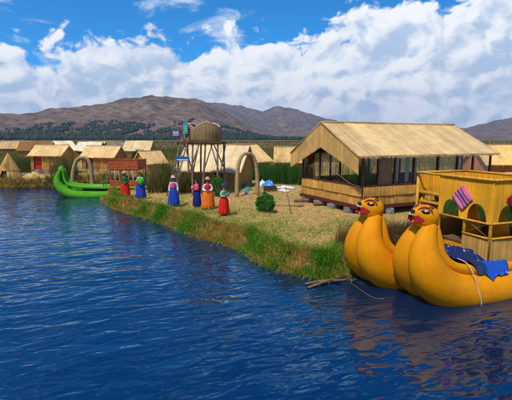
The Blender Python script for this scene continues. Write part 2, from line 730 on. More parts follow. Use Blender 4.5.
def sdist(x, y):
    """signed distance to the shore, + on land"""
    x = np.asarray(x, float)
    y = np.asarray(y, float)
    best = np.full(x.shape, 1e9)
    ins = np.zeros(x.shape, bool)
    n = len(poly)
    for i in range(n):
        ax, ay = poly[i]
        bx, by = poly[(i + 1) % n]
        dx, dy = bx - ax, by - ay
        t = np.clip(((x - ax) * dx + (y - ay) * dy) / (dx * dx + dy * dy), 0, 1)
        best = np.minimum(best, (x - ax - t * dx) ** 2 + (y - ay - t * dy) ** 2)
        if ay != by:
            c = ((ay > y) != (by > y)) & (x < (bx - ax) * (y - ay) / (by - ay) + ax)
            ins ^= c
    return np.where(ins, 1, -1) * np.sqrt(best)


def ground_z(x, y):
    x = np.asarray(x, float)
    y = np.asarray(y, float)
    s = sdist(x, y) + (fbm(x * 1.3, y * 1.3, 3) - 0.5) * 0.5
    u = np.clip((s + 0.12) / 0.55, 0, 1)
    h = u * u * (3 - 2 * u)
    return -0.7 + h * 1.12 + np.clip(s / 3.0, 0, 1) * 0.10 + (fbm(x * 1.1 + 5, y * 1.1, 4) - 0.5) * 0.16 * h


def gz(x, y):
    return float(ground_z(np.array([x]), np.array([y]))[0])


def on_ground(px, py):
    z = 0.5
    for _ in range(3):
        p = at(px, py, z=z)
        z = gz(p.x, p.y)
    return Vector((p.x, p.y, z))


def land_mat():
    m, g, p = mat_new('trodden_reed_litter')
    tc = g.new('ShaderNodeTexCoord')
    ob = tc.outputs['Object']
    big = g.noise(ob, 0.55, 5.0, 0.6).outputs[0]
    mid = g.noise(ob, 3.0, 5.0, 0.65).outputs[0]
    st1 = g.noise(g.vmath('MULTIPLY', ob, (60, 9, 9)), 1.0, 3.0, 0.6, 0.6).outputs[0]
    st2 = g.noise(g.vmath('MULTIPLY', ob, (9, 60, 9)), 1.0, 3.0, 0.6, 0.6).outputs[0]
    st = g.math('MAXIMUM', st1, st2)
    straw = g.mix(g.lin(st, 0.45, 0.75), (0.36, 0.21, 0.07, 1), (0.68, 0.45, 0.15, 1))
    green = g.mix(g.lin(mid, 0.35, 0.65), (0.14, 0.22, 0.02, 1), (0.28, 0.32, 0.04, 1))
    f = g.smooth(g.math('ADD', g.math('MULTIPLY', big, 0.8), g.math('MULTIPLY', mid, 0.2)), 0.50, 0.60)
    g.l.new(g.mix(g.math('MULTIPLY', f, 0.55), straw, green), p.inputs['Base Color'])
    p.inputs['Roughness'].default_value = 0.9
    p.inputs['Specular IOR Level'].default_value = 0.1
    b = g.new('ShaderNodeBump')
    b.inputs['Strength'].default_value = 0.7
    b.inputs['Distance'].default_value = 0.04
    g.l.new(g.math('ADD', st, mid), b.inputs['Height'])
    g.l.new(b.outputs[0], p.inputs['Normal'])
    return m


def water_mat():
    m, g, p = mat_new('lake_water')
    tc = g.new('ShaderNodeTexCoord')
    ob = tc.outputs['Object']
    p.inputs['Base Color'].default_value = (0.0, 0.013, 0.055, 1)
    p.inputs['Roughness'].default_value = 0.03
    p.inputs['IOR'].default_value = 2.3
    p.inputs['Specular IOR Level'].default_value = 0.5
    p.inputs['Specular Tint'].default_value = (0.38, 0.84, 1.0, 1)
    r = g.new('ShaderNodeVectorRotate', rotation_type='Z_AXIS')
    g.l.new(ob, r.inputs['Vector'])
    r.inputs['Angle'].default_value = R(-18)
    v = r.outputs[0]
    a = g.noise(g.vmath('MULTIPLY', v, (0.55, 1.2, 1)), 1.0, 1.0, 0.4, 0.4).outputs[0]
    b = g.noise(g.vmath('MULTIPLY', v, (1.7, 4.0, 1)), 1.0, 1.2, 0.4, 0.6).outputs[0]
    c = g.noise(g.vmath('MULTIPLY', v, (7.0, 13.0, 1)), 1.0, 2.0, 0.5, 0.3).outputs[0]
    gust = g.noise(ob, 0.10, 3.0, 0.5).outputs[0]
    amp = g.lin(gust, 0.35, 0.65, 0.55, 1.25)
    h = g.math('ADD', g.math('MULTIPLY', a, 0.075), g.math('ADD', g.math('MULTIPLY', b, 0.040), g.math('MULTIPLY', c, 0.0022)))
    h = g.math('MULTIPLY', h, amp)
    bp = g.new('ShaderNodeBump')
    bp.inputs['Strength'].default_value = 1.0
    bp.inputs['Distance'].default_value = 1.0
    g.l.new(h, bp.inputs['Height'])
    g.l.new(bp.outputs[0], p.inputs['Normal'])
    return m


def marsh_mat():
    m, g, p = mat_new('reed_marsh')
    ob = g.new('ShaderNodeTexCoord').outputs['Object']
    a = g.noise(g.vmath('MULTIPLY', ob, (0.012, 0.03, 1)), 1.0, 6.0, 0.6).outputs[0]
    b = g.noise(g.vmath('MULTIPLY', ob, (0.15, 0.5, 1)), 1.0, 5.0, 0.65).outputs[0]
    col = g.mix(g.lin(b, 0.3, 0.7), (0.075, 0.085, 0.02, 1), (0.20, 0.16, 0.045, 1))
    col = g.mix(g.math('MULTIPLY', g.smooth(a, 0.45, 0.6), 0.7), col, (0.20, 0.115, 0.04, 1))
    g.l.new(col, p.inputs['Base Color'])
    p.inputs['Roughness'].default_value = 0.9
    bp = g.new('ShaderNodeBump')
    bp.inputs['Distance'].default_value = 0.5
    g.l.new(b, bp.inputs['Height'])
    g.l.new(bp.outputs[0], p.inputs['Normal'])
    return m


def hill_mat():
    m, g, p = mat_new('dry_hillside')
    ob = g.new('ShaderNodeTexCoord').outputs['Object']
    a = g.noise(ob, 0.0022, 8.0, 0.62).outputs[0]
    b = g.noise(ob, 0.016, 6.0, 0.65).outputs[0]
    z = g.sep(ob)[2]
    col = g.mix(g.lin(b, 0.35, 0.68), (0.075, 0.048, 0.034, 1), (0.27, 0.18, 0.12, 1))
    col = g.mix(g.math('MULTIPLY', g.smooth(a, 0.47, 0.62), 0.7), col, (0.085, 0.07, 0.035, 1))
    col = g.mix(g.math('MULTIPLY', g.smooth(g.noise(ob, 0.03, 4.0, 0.7).outputs[0], 0.58, 0.68), 0.6), col, (0.035, 0.03, 0.022, 1))
    g.l.new(col, p.inputs['Base Color'])
    p.inputs['Roughness'].default_value = 0.95
    p.inputs['Specular IOR Level'].default_value = 0.05
    bp = g.new('ShaderNodeBump')
    bp.inputs['Distance'].default_value = 22.0
    bp.inputs['Strength'].default_value = 0.8
    g.l.new(b, bp.inputs['Height'])
    g.l.new(bp.outputs[0], p.inputs['Normal'])
    return m


def grid_mesh(name, X, Y, Z):
    ny, nx = X.shape
    V = np.stack([X, Y, Z], 2).reshape(-1, 3)
    i = np.arange((ny - 1) * nx).reshape(ny - 1, nx)[:, :-1].ravel()
    T = np.concatenate([np.stack([i, i + 1, i + nx + 1], 1), np.stack([i, i + nx + 1, i + nx], 1)])
    return fast_mesh(name, V, T, None, True)


# lake
w = MB().add([(-900, -120, 0), (900, -120, 0), (900, 90, 0), (-900, 90, 0)], [(0, 1, 2, 3)]).build('lake_water', water_mat())
tag(w, 'deep blue rippled lake water', 'water', kind='structure')

# reed island and banks
xs = np.arange(-62, 46, 0.22)
ys = np.arange(9, 74, 0.22)
GX, GY = np.meshgrid(xs, ys)
land = link('island_ground', grid_mesh('island_ground', GX, GY, ground_z(GX, GY)), land_mat())
tag(land, 'straw coloured reed island ground with grassy edge', 'ground', kind='structure')

# marsh behind, to the foot of the hills
ms = MB().add([(-3500, 66, 0.33), (3500, 66, 0.33), (3500, 2600, 0.33), (-3500, 2600, 0.33)], [(0, 1, 2, 3)])
tag(ms.build('marsh_ground', marsh_mat()), 'flat olive brown reed marsh below the hills', 'marsh', kind='structure')

# hills
near_px = [(-260, 124), (-160, 116), (-60, 119), (0, 113), (22, 115), (50, 109), (80, 107), (105, 104), (122, 99), (150, 95.5),
           (172, 98), (195, 98.5), (210, 104), (226, 113), (244, 124), (262, 132), (290, 139), (340, 142), (900, 142)]
far_px = [(-300, 120), (100, 112), (190, 101), (220, 103), (240, 105.5), (262, 111), (276, 106), (290, 107.5), (305, 112), (325, 118),
          (350, 124), (400, 131), (440, 132), (470, 127), (490, 122), (512, 117), (560, 110), (640, 112), (760, 124), (900, 130)]


def prof(tab):
    A = []
    E = []
    for px, py in tab:
        d = ray(px, py)
        A.append(math.atan2(d.x, d.y))
        E.append(d.z / math.hypot(d.x, d.y))
    return np.array(A), np.array(E)


_nA, _nE = prof(near_px)
_fA, _fE = prof(far_px)


def hill_z(a, r):
    n1 = np.interp(a, _nA, _nE)
    n2 = np.interp(a, _fA, _fE)
    h1 = np.maximum(n1 * 2700 + CAMZ, 0)
    h2 = np.maximum(n2 * 6200 + CAMZ, 0)
    s = np.clip((r - 1450) / 1250, 0, 1)
    b = np.clip((r - 2700) / 1900, 0, 1)
    z1 = h1 * (s ** 1.25) * (1 - 0.9 * b * b * (3 - 2 * b))
    s2 = np.clip((r - 3600) / 2600, 0, 1)
    b2 = np.clip((r - 6200) / 2500, 0, 1)
    z2 = h2 * (s2 ** 1.2) * (1 - b2)
    x, y = r * np.sin(a), r * np.cos(a)
    rid1 = np.abs(fbm(x * 0.0042, y * 0.0030, 5) - 0.5) * 2
    rid2 = np.abs(fbm(x * 0.0020 + 40, y * 0.0015, 5) - 0.5) * 2
    k1 = 1 - (0.62 * rid1) * (1 - s ** 4) * np.clip(s * 4, 0, 1)
    k2 = 1 - (0.62 * rid2) * (1 - s2 ** 4)
    fine = (fbm(x * 0.02, y * 0.02, 4) - 0.5)
    return np.maximum(z1 * k1 + fine * 26 * np.clip(s * 2, 0, 1) * np.clip(h1 / 80, 0, 1),
                      z2 * k2 + fine * 34 * np.clip(s2 * 2, 0, 1) * np.clip(h2 / 80, 0, 1)) - 2.0 + np.clip((r - 1400) / 60, 0, 1) * 2.4


aa = np.radians(np.linspace(-64, 64, 620))
rr = np.concatenate([np.linspace(1380, 2900, 130), np.linspace(2930, 8700, 110)])
AA, RR = np.meshgrid(aa, rr)
hz = hill_z(AA, RR)
hills = link('hills', grid_mesh('hills', RR * np.sin(AA), RR * np.cos(AA), hz), hill_mat())
tag(hills, 'bare brown hills rising beyond the marsh', 'hills', kind='structure')


def far_wood():
    """dark eucalyptus groves at the foot of the hills: uncountable at this distance"""
    ico = []
    t = (1 + 5 ** .5) / 2
    iv = np.array([(-1, t, 0), (1, t, 0), (-1, -t, 0), (1, -t, 0), (0, -1, t), (0, 1, t), (0, -1, -t), (0, 1, -t),
                   (t, 0, -1), (t, 0, 1), (-t, 0, -1), (-t, 0, 1)], float) / math.sqrt(1 + t * t)
    it = np.array([(0, 11, 5), (0, 5, 1), (0, 1, 7), (0, 7, 10), (0, 10, 11), (1, 5, 9), (5, 11, 4), (11, 10, 2), (10, 7, 6), (7, 1, 8),
                   (3, 9, 4), (3, 4, 2), (3, 2, 6), (3, 6, 8), (3, 8, 9), (4, 9, 5), (2, 4, 11), (6, 2, 10), (8, 6, 7), (9, 8, 1)])
    N = 60000
    a = np.radians(rng.uniform(-48, 12, N))
    r = 1420 + 620 * rng.random(N) ** 1.5
    x, y = r * np.sin(a), r * np.cos(a)
    m = fbm(x * 0.020, y * 0.009, 5, 0.62)
    px = np.tan(a) * F + 256
    thr = 0.47 + 0.13 * np.clip((r - 1430) / 500, 0, 1) - 0.12 * (rng.random(N) < 0.05) + np.where(px > 235, 0.02, 0) + np.where(px < 20, .03, 0)
    k = m > thr
    a, r, x, y = a[k][:14000], r[k][:14000], x[k][:14000], y[k][:14000]
    n = len(a)
    z = hill_z(a, r)
    hgt = 4 + 10 * rng.random(n) ** 1.6
    wd = hgt * rng.uniform(0.3, 0.6, n)
    sc = np.stack([wd, wd, hgt * 0.55], 1)
    jit = 1 + rng.uniform(-0.5, 0.45, (n, 12, 1))
    V = iv[None] * jit * sc[:, None, :] + np.stack([x, y, z + hgt * 0.45], 1)[:, None, :]
    C = np.repeat(col_jit((0.030, 0.052, 0.018), n, 0.6, 0.25), 12, axis=0)
    T = (it[None] + (np.arange(n) * 12)[:, None, None]).reshape(-1, 3)
    o = link('far_wood', fast_mesh('far_wood', V.reshape(-1, 3), T, C), grass_m)
    tag(o, 'dark groves of trees along the foot of the hills', 'wood', kind='stuff')


far_wood()

# places kept free of marsh reeds and litter: (x, y, radius)
KEEP = []

STRAW = (0.58, 0.40, 0.19)
STRAW_WALL = (0.48, 0.25, 0.055)
PALE = (0.76, 0.55, 0.28)


# ------------------------------------------------------------------ the glazed reed hut
def glazed_hut():
    a = R(25)
    p0 = at(362, 206, Y=19.0)
    g0 = 0.5
    KEEP.append((p0.x + 2.7, p0.y + 4.2, 5.6))
    KEEP.append((p0.x + 5.2, p0.y + 5.2, 5.0))
    root = empty('glazed_reed_hut', (p0.x, p0.y, g0), a,
                 'large glazed reed hut with straw gable roof and maroon window posts', 'hut')
    L, W = 8.5, 5.2
    zf = p0.z - g0
    zs = at(362, 187, Y=19.0).z - g0
    ze = at(362, 154, Y=19.0).z - g0
    zr = 4.2
    # floor and base beams
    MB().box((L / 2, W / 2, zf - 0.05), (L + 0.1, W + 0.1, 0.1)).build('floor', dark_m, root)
    for nm, A, B in (('base_beam', (-0.12, -0.07, zf - 0.09), (L + 0.12, -0.07, zf - 0.09)),
                     ('base_beam', (-0.07, -0.1, zf - 0.1), (-0.07, W + 0.15, zf - 0.1)),
                     ('base_beam', (L + 0.05, 0, zf - 0.1), (L + 0.05, W, zf - 0.1))):
        MB().bar(A, B, 0.09, 0.16).build(nm, maroon_m, root)
    fx = [0, 0.85, 1.85, 3.05, 4.65, 6.0, 7.15, L]
    gy = [0, 1.75, 3.5, W]
    hm = zf + (zs - zf) * 0.52

    def bay(A, B, nrm, zb, zt):
        """two rows of mats between two posts; nrm = outward"""
        A = np.array(A, float)
        B = np.array(B, float)
        d = B - A
        wd = np.linalg.norm(d)
        n = np.array(nrm, float)
        S = d / wd
        if np.cross((S[0], S[1], 0.0), (0, 0, 1.0))[:2].dot(n) < 0:
            A, B = B, A
            S = -S
        reed_panel('wall_mat', root, (*(A + n * 0.030), zb), (*S, 0), (0, 0, 1), wd, hm - zb + 0.05, 0.024, STRAW_WALL, 0.3, 0.015)
        reed_panel('wall_mat', root, (*(A + n * 0.065), hm - 0.03), (*S, 0), (0, 0, 1), wd, zt - hm, 0.024,
                   (0.54, 0.285, 0.065), 0.28, 0.02)
    front = [((fx[i], 0), (fx[i + 1], 0)) for i in range(len(fx) - 1)]
    gab = [((0, gy[i]), (0, gy[i + 1])) for i in range(3)]
    for A, B in front:
        bay(A, B, (0, -1), zf, zs)
    for A, B in gab:
        bay(A, B, (-1, 0), zf, zs)
    for i in range(3):
        bay((L * i / 3, W), (L * (i + 1) / 3, W), (0, 1), zf, zs)
        bay((L, gy[i]), (L, gy[i + 1]), (1, 0), zf, zs)

    def slope_z(y, o=0.0):
        return ze + (zr - ze) * (1 - abs(y - W / 2) / (W / 2)) + o
    # rails
    for A, B in (((0, 0), (L, 0)), ((0, 0), (0, W)), ((L, 0), (L, W)), ((0, W), (L, W))):
        MB().bar((*A, zs + 0.02), (*B, zs + 0.02), 0.10, 0.07).build('sill_rail', maroon_m, root)
    for A, B in (((0, -0.002), (L, -0.002)), ((0, W), (L, W))):
        MB().bar((*A, ze + 0.0), (*B, ze + 0.0), 0.09, 0.1).build('header_rail', maroon_m, root)
    for A, B in (((0.0, 0, ze), (0.0, W / 2, zr - 0.08)), ((0.0, W, ze), (0.0, W / 2, zr - 0.08)),
                 ((L, 0, ze), (L, W / 2, zr - 0.08)), ((L, W, ze), (L, W / 2, zr - 0.08))):
        MB().bar(A, B, 0.08, 0.1).build('rafter', maroon_m, root)
    MB().bar((-0.5, W / 2, zr - 0.1), (L + 0.2, W / 2, zr - 0.1), 0.09).build('ridge_beam', wood_m, root)
    # posts
    for i, x in enumerate(fx):
        MB().box((x, 0.0, (zf + ze) / 2), (0.085, 0.085, ze - zf)).build('post', maroon_m, root)
        if i % 2 == 0 or x == L:
            MB().box((x, W, (zf + ze) / 2), (0.085, 0.085, ze - zf)).build('post', maroon_m, root)
    for y in gy[1:3]:
        MB().box((0, y, (zs + slope_z(y)) / 2), (0.08, 0.08, slope_z(y) - zs)).build('post', maroon_m, root)
        MB().box((L, y, (zs + slope_z(y)) / 2), (0.08, 0.08, slope_z(y) - zs)).build('post', maroon_m, root)
    # panes
    for i in range(len(fx) - 1):
        x0, x1 = fx[i] + 0.045, fx[i + 1] - 0.045
        MB().box(((x0 + x1) / 2, 0.0, (zs + ze) / 2), (x1 - x0, 0.012, ze - zs - 0.13)).build('window_pane', glass_m, root)
    for i in range(3):
        y0, y1 = gy[i] + 0.045, gy[i + 1] - 0.045
        m = MB()
        pts = [(-0.006, y0, zs + 0.06), (-0.006, y1, zs + 0.06), (-0.006, y1, slope_z(y1, -0.07)), (-0.006, y0, slope_z(y0, -0.07))]
        if i == 1:
            pts.insert(3, (-0.006, W / 2, zr - 0.16))
        n = len(pts)
        m.add(pts + [(0.006, p[1], p[2]) for p in pts],
              [tuple(range(n)), tuple(range(2 * n - 1, n - 1, -1))] + [(k, k + n, (k + 1) % n + n, (k + 1) % n) for k in range(n)])
        m.build('window_pane', glass_m, root)
    for i in range(3):
        x0, x1 = L * i / 3 + 0.05, L * (i + 1) / 3 - 0.05
        MB().box(((x0 + x1) / 2, W, (zs + ze) / 2), (x1 - x0, 0.012, ze - zs - 0.13)).build('window_pane', glass_m, root)
    # door board in the second bay, curtains beside it
    MB().box(((fx[1] + fx[2]) / 2, 0.10, (zf + ze) / 2), (fx[2] - fx[1] - 0.1, 0.03, ze - zf - 0.06)).build(
        'door', plain('brown_door', (0.40, 0.20, 0.06), 0.6, 0.3), root)
    cm = plain('pale_curtain', (0.52, 0.47, 0.38), 0.9, 0.15)
    for x0, x1 in ((1.98, 2.3), (2.72, 2.98), (6.1, 6.45), (3.15, 3.45)):
        m = MB()
        n = 14
        v = []
        for k in range(n + 1):
            x = x0 + (x1 - x0) * k / n
            y = 0.22 + 0.035 * math.sin(k * 1.9)
            v += [(x, y, ze - 0.06), (x, y + 0.004, zs + 0.12)]
        m.add(v, [(2 * k, 2 * k + 1, 2 * k + 3, 2 * k + 2) for k in range(n)], True)
        m.build('curtain', cm, root)
    # roof: mats laid side by side on both slopes, on a board layer
    x0, x1 = -0.55, L + 0.2
    oh = 0.38
    dz = (zr - ze) / (W / 2)
    sl = math.hypot(1, dz)
    run = W / 2 + oh
    for sgn in (-1, 1):
        y_e = -oh if sgn < 0 else W + oh
        T = np.array((0, 1.0 * -sgn, dz)) / sl
        z_e = ze - oh * dz
        m = MB()
        A, B = (x0 + 0.03, y_e + (0.05 if sgn < 0 else -0.05), z_e + 0.04), (x1 - 0.03, y_e + (0.05 if sgn < 0 else -0.05), z_e + 0.04)
        c, d = (x1 - 0.03, W / 2, zr + 0.0), (x0 + 0.03, W / 2, zr + 0.0)
        up = Vector((0, 0, 0.07))
        P = [Vector(q) for q in (A, B, c, d)]
        m.add(P + [q + up for q in P], [(3, 2, 1, 0), (4, 5, 6, 7), (0, 1, 5, 4), (2, 3, 7, 6), (1, 2, 6, 5), (3, 0, 4, 7)])
        m.build('roof_board', reed_dark_m, root)
        nm = 7
        wd = (x1 - x0) / nm
        for k in range(nm):
            xa = x0 + k * wd
            up_ = 0.105 + 0.012 * (k % 2)
            tone = np.array(STRAW) * (1 + 0.07 * math.sin(k * 2.3 + sgn))
            ln = run * sl + 0.03
            if sgn < 0:
                reed_panel('roof_mat', root, (xa, y_e, z_e + up_), (1, 0, 0), T, wd + 0.01, ln, 0.02, tone, 0.13, 0.035, sag=0.015, segs=6)
            else:
                reed_panel('roof_mat', root, (xa + wd + 0.01, y_e, z_e + up_), (-1, 0, 0), T, wd + 0.01, ln, 0.05, tone, 0.2, 0.035, segs=2)
    MB().tube(catmull([(x0, W / 2, zr + 0.14), (2, W / 2, zr + 0.15), (5, W / 2, zr + 0.12), (x1, W / 2, zr + 0.14)], 4), 0.045, 8).build(
        'ridge_roll', roll_m, root)
    fringe('ridge_fringe', root, [(x0, W / 2 - 0.03, zr + 0.13), (x1, W / 2 - 0.03, zr + 0.13)], 90, 0.16, STRAW, 0.25, (0.1, -0.9, -0.45), 0.35)
    fringe('verge_fringe', root, [(x1, -oh, ze - oh * dz + 0.12), (x1, W / 2, zr + 0.12)], 90, 0.1, STRAW, 0.3, (0.7, -0.3, -0.4), 0.35)
    fringe('verge_fringe', root, [(x0, -oh, ze - oh * dz + 0.12), (x0, W / 2, zr + 0.12), (x0, W + oh, ze - oh * dz + 0.12)], 90, 0.1, STRAW, 0.3, (-0.7, -0.1, -0.3), 0.4)
    # inverted V of hanging mats on the near gable
    for half in (0, 1):
        ya = -oh if half == 0 else W / 2
        wd = run

        def top(s):
            y = ya + s
            return (zr + 0.12) - (ze - oh * dz + 0.1 + (zr - ze + oh * dz) * (1 - abs(y - W / 2) / run))

        def bot(s):
            y = ya + s
            return top(s) + 0.78 + 0.42 * (1 - abs(y - W / 2) / run)
        reed_panel('gable_mat', root, (x0 - 0.03, ya, zr + 0.12), (0, 1, 0), (0, 0, -1), wd, 1, 0.024,
                   (0.54, 0.33, 0.105), 0.2, 0.03, lo=top, hi=bot, segs=4)
        e0 = (x0 - 0.05, -oh if half == 0 else W + oh, ze - oh * dz + 0.1)
        MB().tube([e0, (x0 - 0.05, W / 2, zr + 0.13)], 0.035, 8).build('verge_roll', roll_m, root)
    fringe('eave_fringe', root, [(x0, -oh, ze - oh * dz + 0.1), (x1, -oh, ze - oh * dz + 0.1)], 190, 0.17, STRAW, 0.35, (0, -0.6, -0.7), 0.28)
    fringe('gable_fringe', root, [(x0 - 0.03, -oh, ze - oh * dz + 0.1 - 0.78), (x0 - 0.03, W / 2, zr - 1.07),
                                  (x0 - 0.03, W + oh, ze - oh * dz + 0.1 - 0.78)], 110, 0.08, STRAW_WALL, 0.35, (0, 0, -1), 0.2)
    fringe('wall_fringe', root, [(0, -0.07, hm), (L, -0.07, hm)], 60, 0.07, STRAW_WALL, 0.4, (0, -0.2, -1), 0.2)
    fringe('wall_fringe', root, [(-0.07, 0, hm), (-0.07, W, hm)], 60, 0.07, STRAW_WALL, 0.4, (-0.2, 0, -1), 0.2)
    M = Matrix.Translation((p0.x, p0.y, g0)) @ Matrix.Rotation(a, 4, 'Z')
    return M, zf, zs, ze


roll_m = bundle_mat('roof_roll', (0.58, 0.39, 0.17), (0.42, 0.26, 0.10))
reed_dark_m = plain('reed_underlay', (0.22, 0.12, 0.04), 0.9, 0.3)
HUT, HZF, HZS, HZE = glazed_hut()


def stone(loc, size, label, group, rz=0.0, mat=None, name='foundation_stone'):
    """rough block: a subdivided box pushed about"""
    r = np.random.default_rng(int(abs(loc[0] * 100 + loc[1] * 7)))
    m = MB()
    n = 4
    verts = []
    idx = {}
    faces = []

    def vid(i, j, k):
        if (i, j, k) not in idx:
            p = np.array([i, j, k], float) / n * 2 - 1
            q = p / max(np.linalg.norm(p), 0.2)
            p = p * 0.72 + q * 0.28
            p = p * (1 + r.uniform(-0.09, 0.09, 3))
            idx[(i, j, k)] = len(verts)
            verts.append(tuple(p * np.array(size) / 2))
        return idx[(i, j, k)]
    for ax in range(3):
        for side in (0, n):
            for u in range(n):
                for v in range(n):
                    q = []
                    for du, dv in ((0, 0), (1, 0), (1, 1), (0, 1)):
                        c = [0, 0, 0]
                        c[ax] = side
                        c[(ax + 1) % 3] = u + du
                        c[(ax + 2) % 3] = v + dv
                        q.append(vid(*c))
                    faces.append(tuple(q if side else q[::-1]))
    m.add(verts, faces, False)
    o = m.build(name, mat or stone_m, None, loc, (0, 0, rz))
    return tag(o, label, 'stone', group)


STW = ['under the near corner of the glazed hut', 'under the gable side beside the near corner', 'under the middle of the gable side',
       'under the gable side towards its far corner', 'under the far corner of the gable side', 'under the long front of the hut by the prow']
for k, (lx, ly, sx, sy) in enumerate([(0.1, 0.0, 0.5, 0.45), (0.05, 1.0, 0.42, 0.5), (0.0, 2.2, 0.55, 0.5), (0.05, 3.5, 0.5, 0.6), (0.05, 4.9, 0.45, 0.4), (1.6, 0.0, 0.5, 0.4)]):
    q = HUT @ Vector((lx, ly, 0))
    zt = 0.5 + HZF - 0.17
    zb = gz(q.x, q.y) - 0.06
    stone((q.x, q.y, (zt + zb) / 2), (sx, sy, zt - zb), 'rough grey foundation stone ' + STW[k], 'stones under the glazed hut', 0.3 * k)
_q = on_ground(91.5, 183.2)
stone((_q.x, _q.y, _q.z + 0.3), (0.75, 0.6, 0.75), 'rounded brown boulder at the foot of the grey straw arch', None, 0.4, wood_m, 'boulder')
# logs poking out from below the hut floor
for k, (ly, ln, lab) in enumerate([(4.3, 0.9, 'dark log poking out from under the far end of the gable side'),
                                   (3.0, 0.5, 'dark log poking out from under the middle of the gable side')]):
    q0 = HUT @ Vector((1.2, ly, 0))
    q1 = HUT @ Vector((-ln, ly + 0.25, 0))
    m = MB().tube([(q0.x, q0.y, gz(q0.x, q0.y) + 0.16), (q1.x, q1.y, gz(q1.x, q1.y) + 0.13)], [0.11, 0.09], 10)
    tag(m.build('log', wood_m), lab, 'log', 'logs under the glazed hut')


def plastic_chair(lx, ly, rz, label):
    q = HUT @ Vector((lx, ly, HZF))
    r = empty('plastic_chair', q, R(25) + rz, label, 'chair', 'teal chairs in the glazed hut')
    m = MB()
    for i in range(2):
        pass
    MB().box((0, 0, 0.45), (0.46, 0.44, 0.03)).build('seat', teal_m, r)
    v = []
    n = 6
    for j in range(4):
        for k in range(n + 1):
            t = -0.9 + 1.8 * k / n
            z = 0.47 + 0.16 * j
            v.append((0.24 * math.sin(t) * (1 + 0.05 * j), 0.2 * math.cos(t) + 0.03 * j, z))
    f = [(j * (n + 1) + k, j * (n + 1) + k + 1, (j + 1) * (n + 1) + k + 1, (j + 1) * (n + 1) + k) for j in range(3) for k in range(n)]
    b = MB().add(v, f, True).build('backrest', teal_m, r)
    s = b.modifiers.new('thick', 'SOLIDIFY')
    s.thickness = 0.02
    for sx in (-1, 1):
        for sy in (-1, 1):
            MB().bar((0.19 * sx, 0.18 * sy, 0.44), (0.23 * sx, 0.22 * sy, 0), 0.035).build('leg', teal_m, r)


plastic_chair(0.75, 2.75, R(100), 'teal plastic chair behind the middle gable pane')
plastic_chair(0.9, 1.15, R(60), 'teal plastic chair behind the gable pane nearest the corner')


def dining_table(lx, ly, label):
    q = HUT @ Vector((lx, ly, HZF))
    r = empty('dining_table', q, R(25), label, 'table', 'tables in the glazed hut')
    MB().box((0, 0, 0.74), (1.6, 0.8, 0.04)).build('table_top', wood_m, r)
    for sx in (-1, 1):
        for sy in (-1, 1):
            MB().box((0.72 * sx, 0.33 * sy, 0.36), (0.06, 0.06, 0.72)).build('leg', wood_m, r)


dining_table(4.0, 2.6, 'brown dining table inside the glazed hut near the curtains')
dining_table(6.6, 2.6, 'brown dining table inside the far end of the glazed hut')


# ------------------------------------------------------------------ reed boats
HULL = [(0.02, 1.92, 0.17), (-0.12, 1.66, 0.25), (-0.23, 1.30, 0.345), (-0.19, 0.92, 0.43), (0.06, 0.54, 0.485), (0.52, 0.26, 0.505),
        (1.15, 0.13, 0.495), (2.2, 0.10, 0.48), (3.6, 0.13, 0.46), (5.4, 0.16, 0.43), (7.0, 0.36, 0.34), (7.9, 0.75, 0.22), (8.3, 1.25, 0.12)]
ROLL = [(0.17, 1.90, 0.095), (0.20, 1.56, 0.115), (0.28, 1.18, 0.135), (0.52, 0.90, 0.15), (0.94, 0.74, 0.15), (1.6, 0.68, 0.15),
        (2.6, 0.66, 0.145), (4.0, 0.66, 0.14), (5.6, 0.70, 0.13), (7.1, 0.85, 0.10), (7.9, 1.15, 0.07)]


def reed_hull(root, xo, yo, mat, sc=1.0, stretch=1.0, zs=1.0, spread=0.33, rs=1.0):
    h = empty('hull', (xo, yo, 0))
    h.parent = root
    for s in (-1, 1):
        pts = [(x * sc * (stretch if x > 0.6 else 1), s * (0.12 if i == 0 else spread * min(1, 0.32 + i * 0.2)) * sc, z * sc * zs, r * sc * rs) for i, (x, z, r) in enumerate(HULL)]
        c = catmull(pts, 5)
        MB().tube(c[:, :3], list(c[:, 3]), 28).build('bundle', mat, h)
        pts = [(x * sc * (stretch if x > 0.6 else 1), s * (0.12 if i == 0 else (spread - 0.02) * min(1, 0.5 + i * 0.16)) * sc, z * sc * zs, r * sc * rs) for i, (x, z, r) in enumerate(ROLL)]
        c = catmull(pts, 5)
        MB().tube(c[:, :3], list(c[:, 3]), 16).build('gunwale_roll', mat, h)
    return h


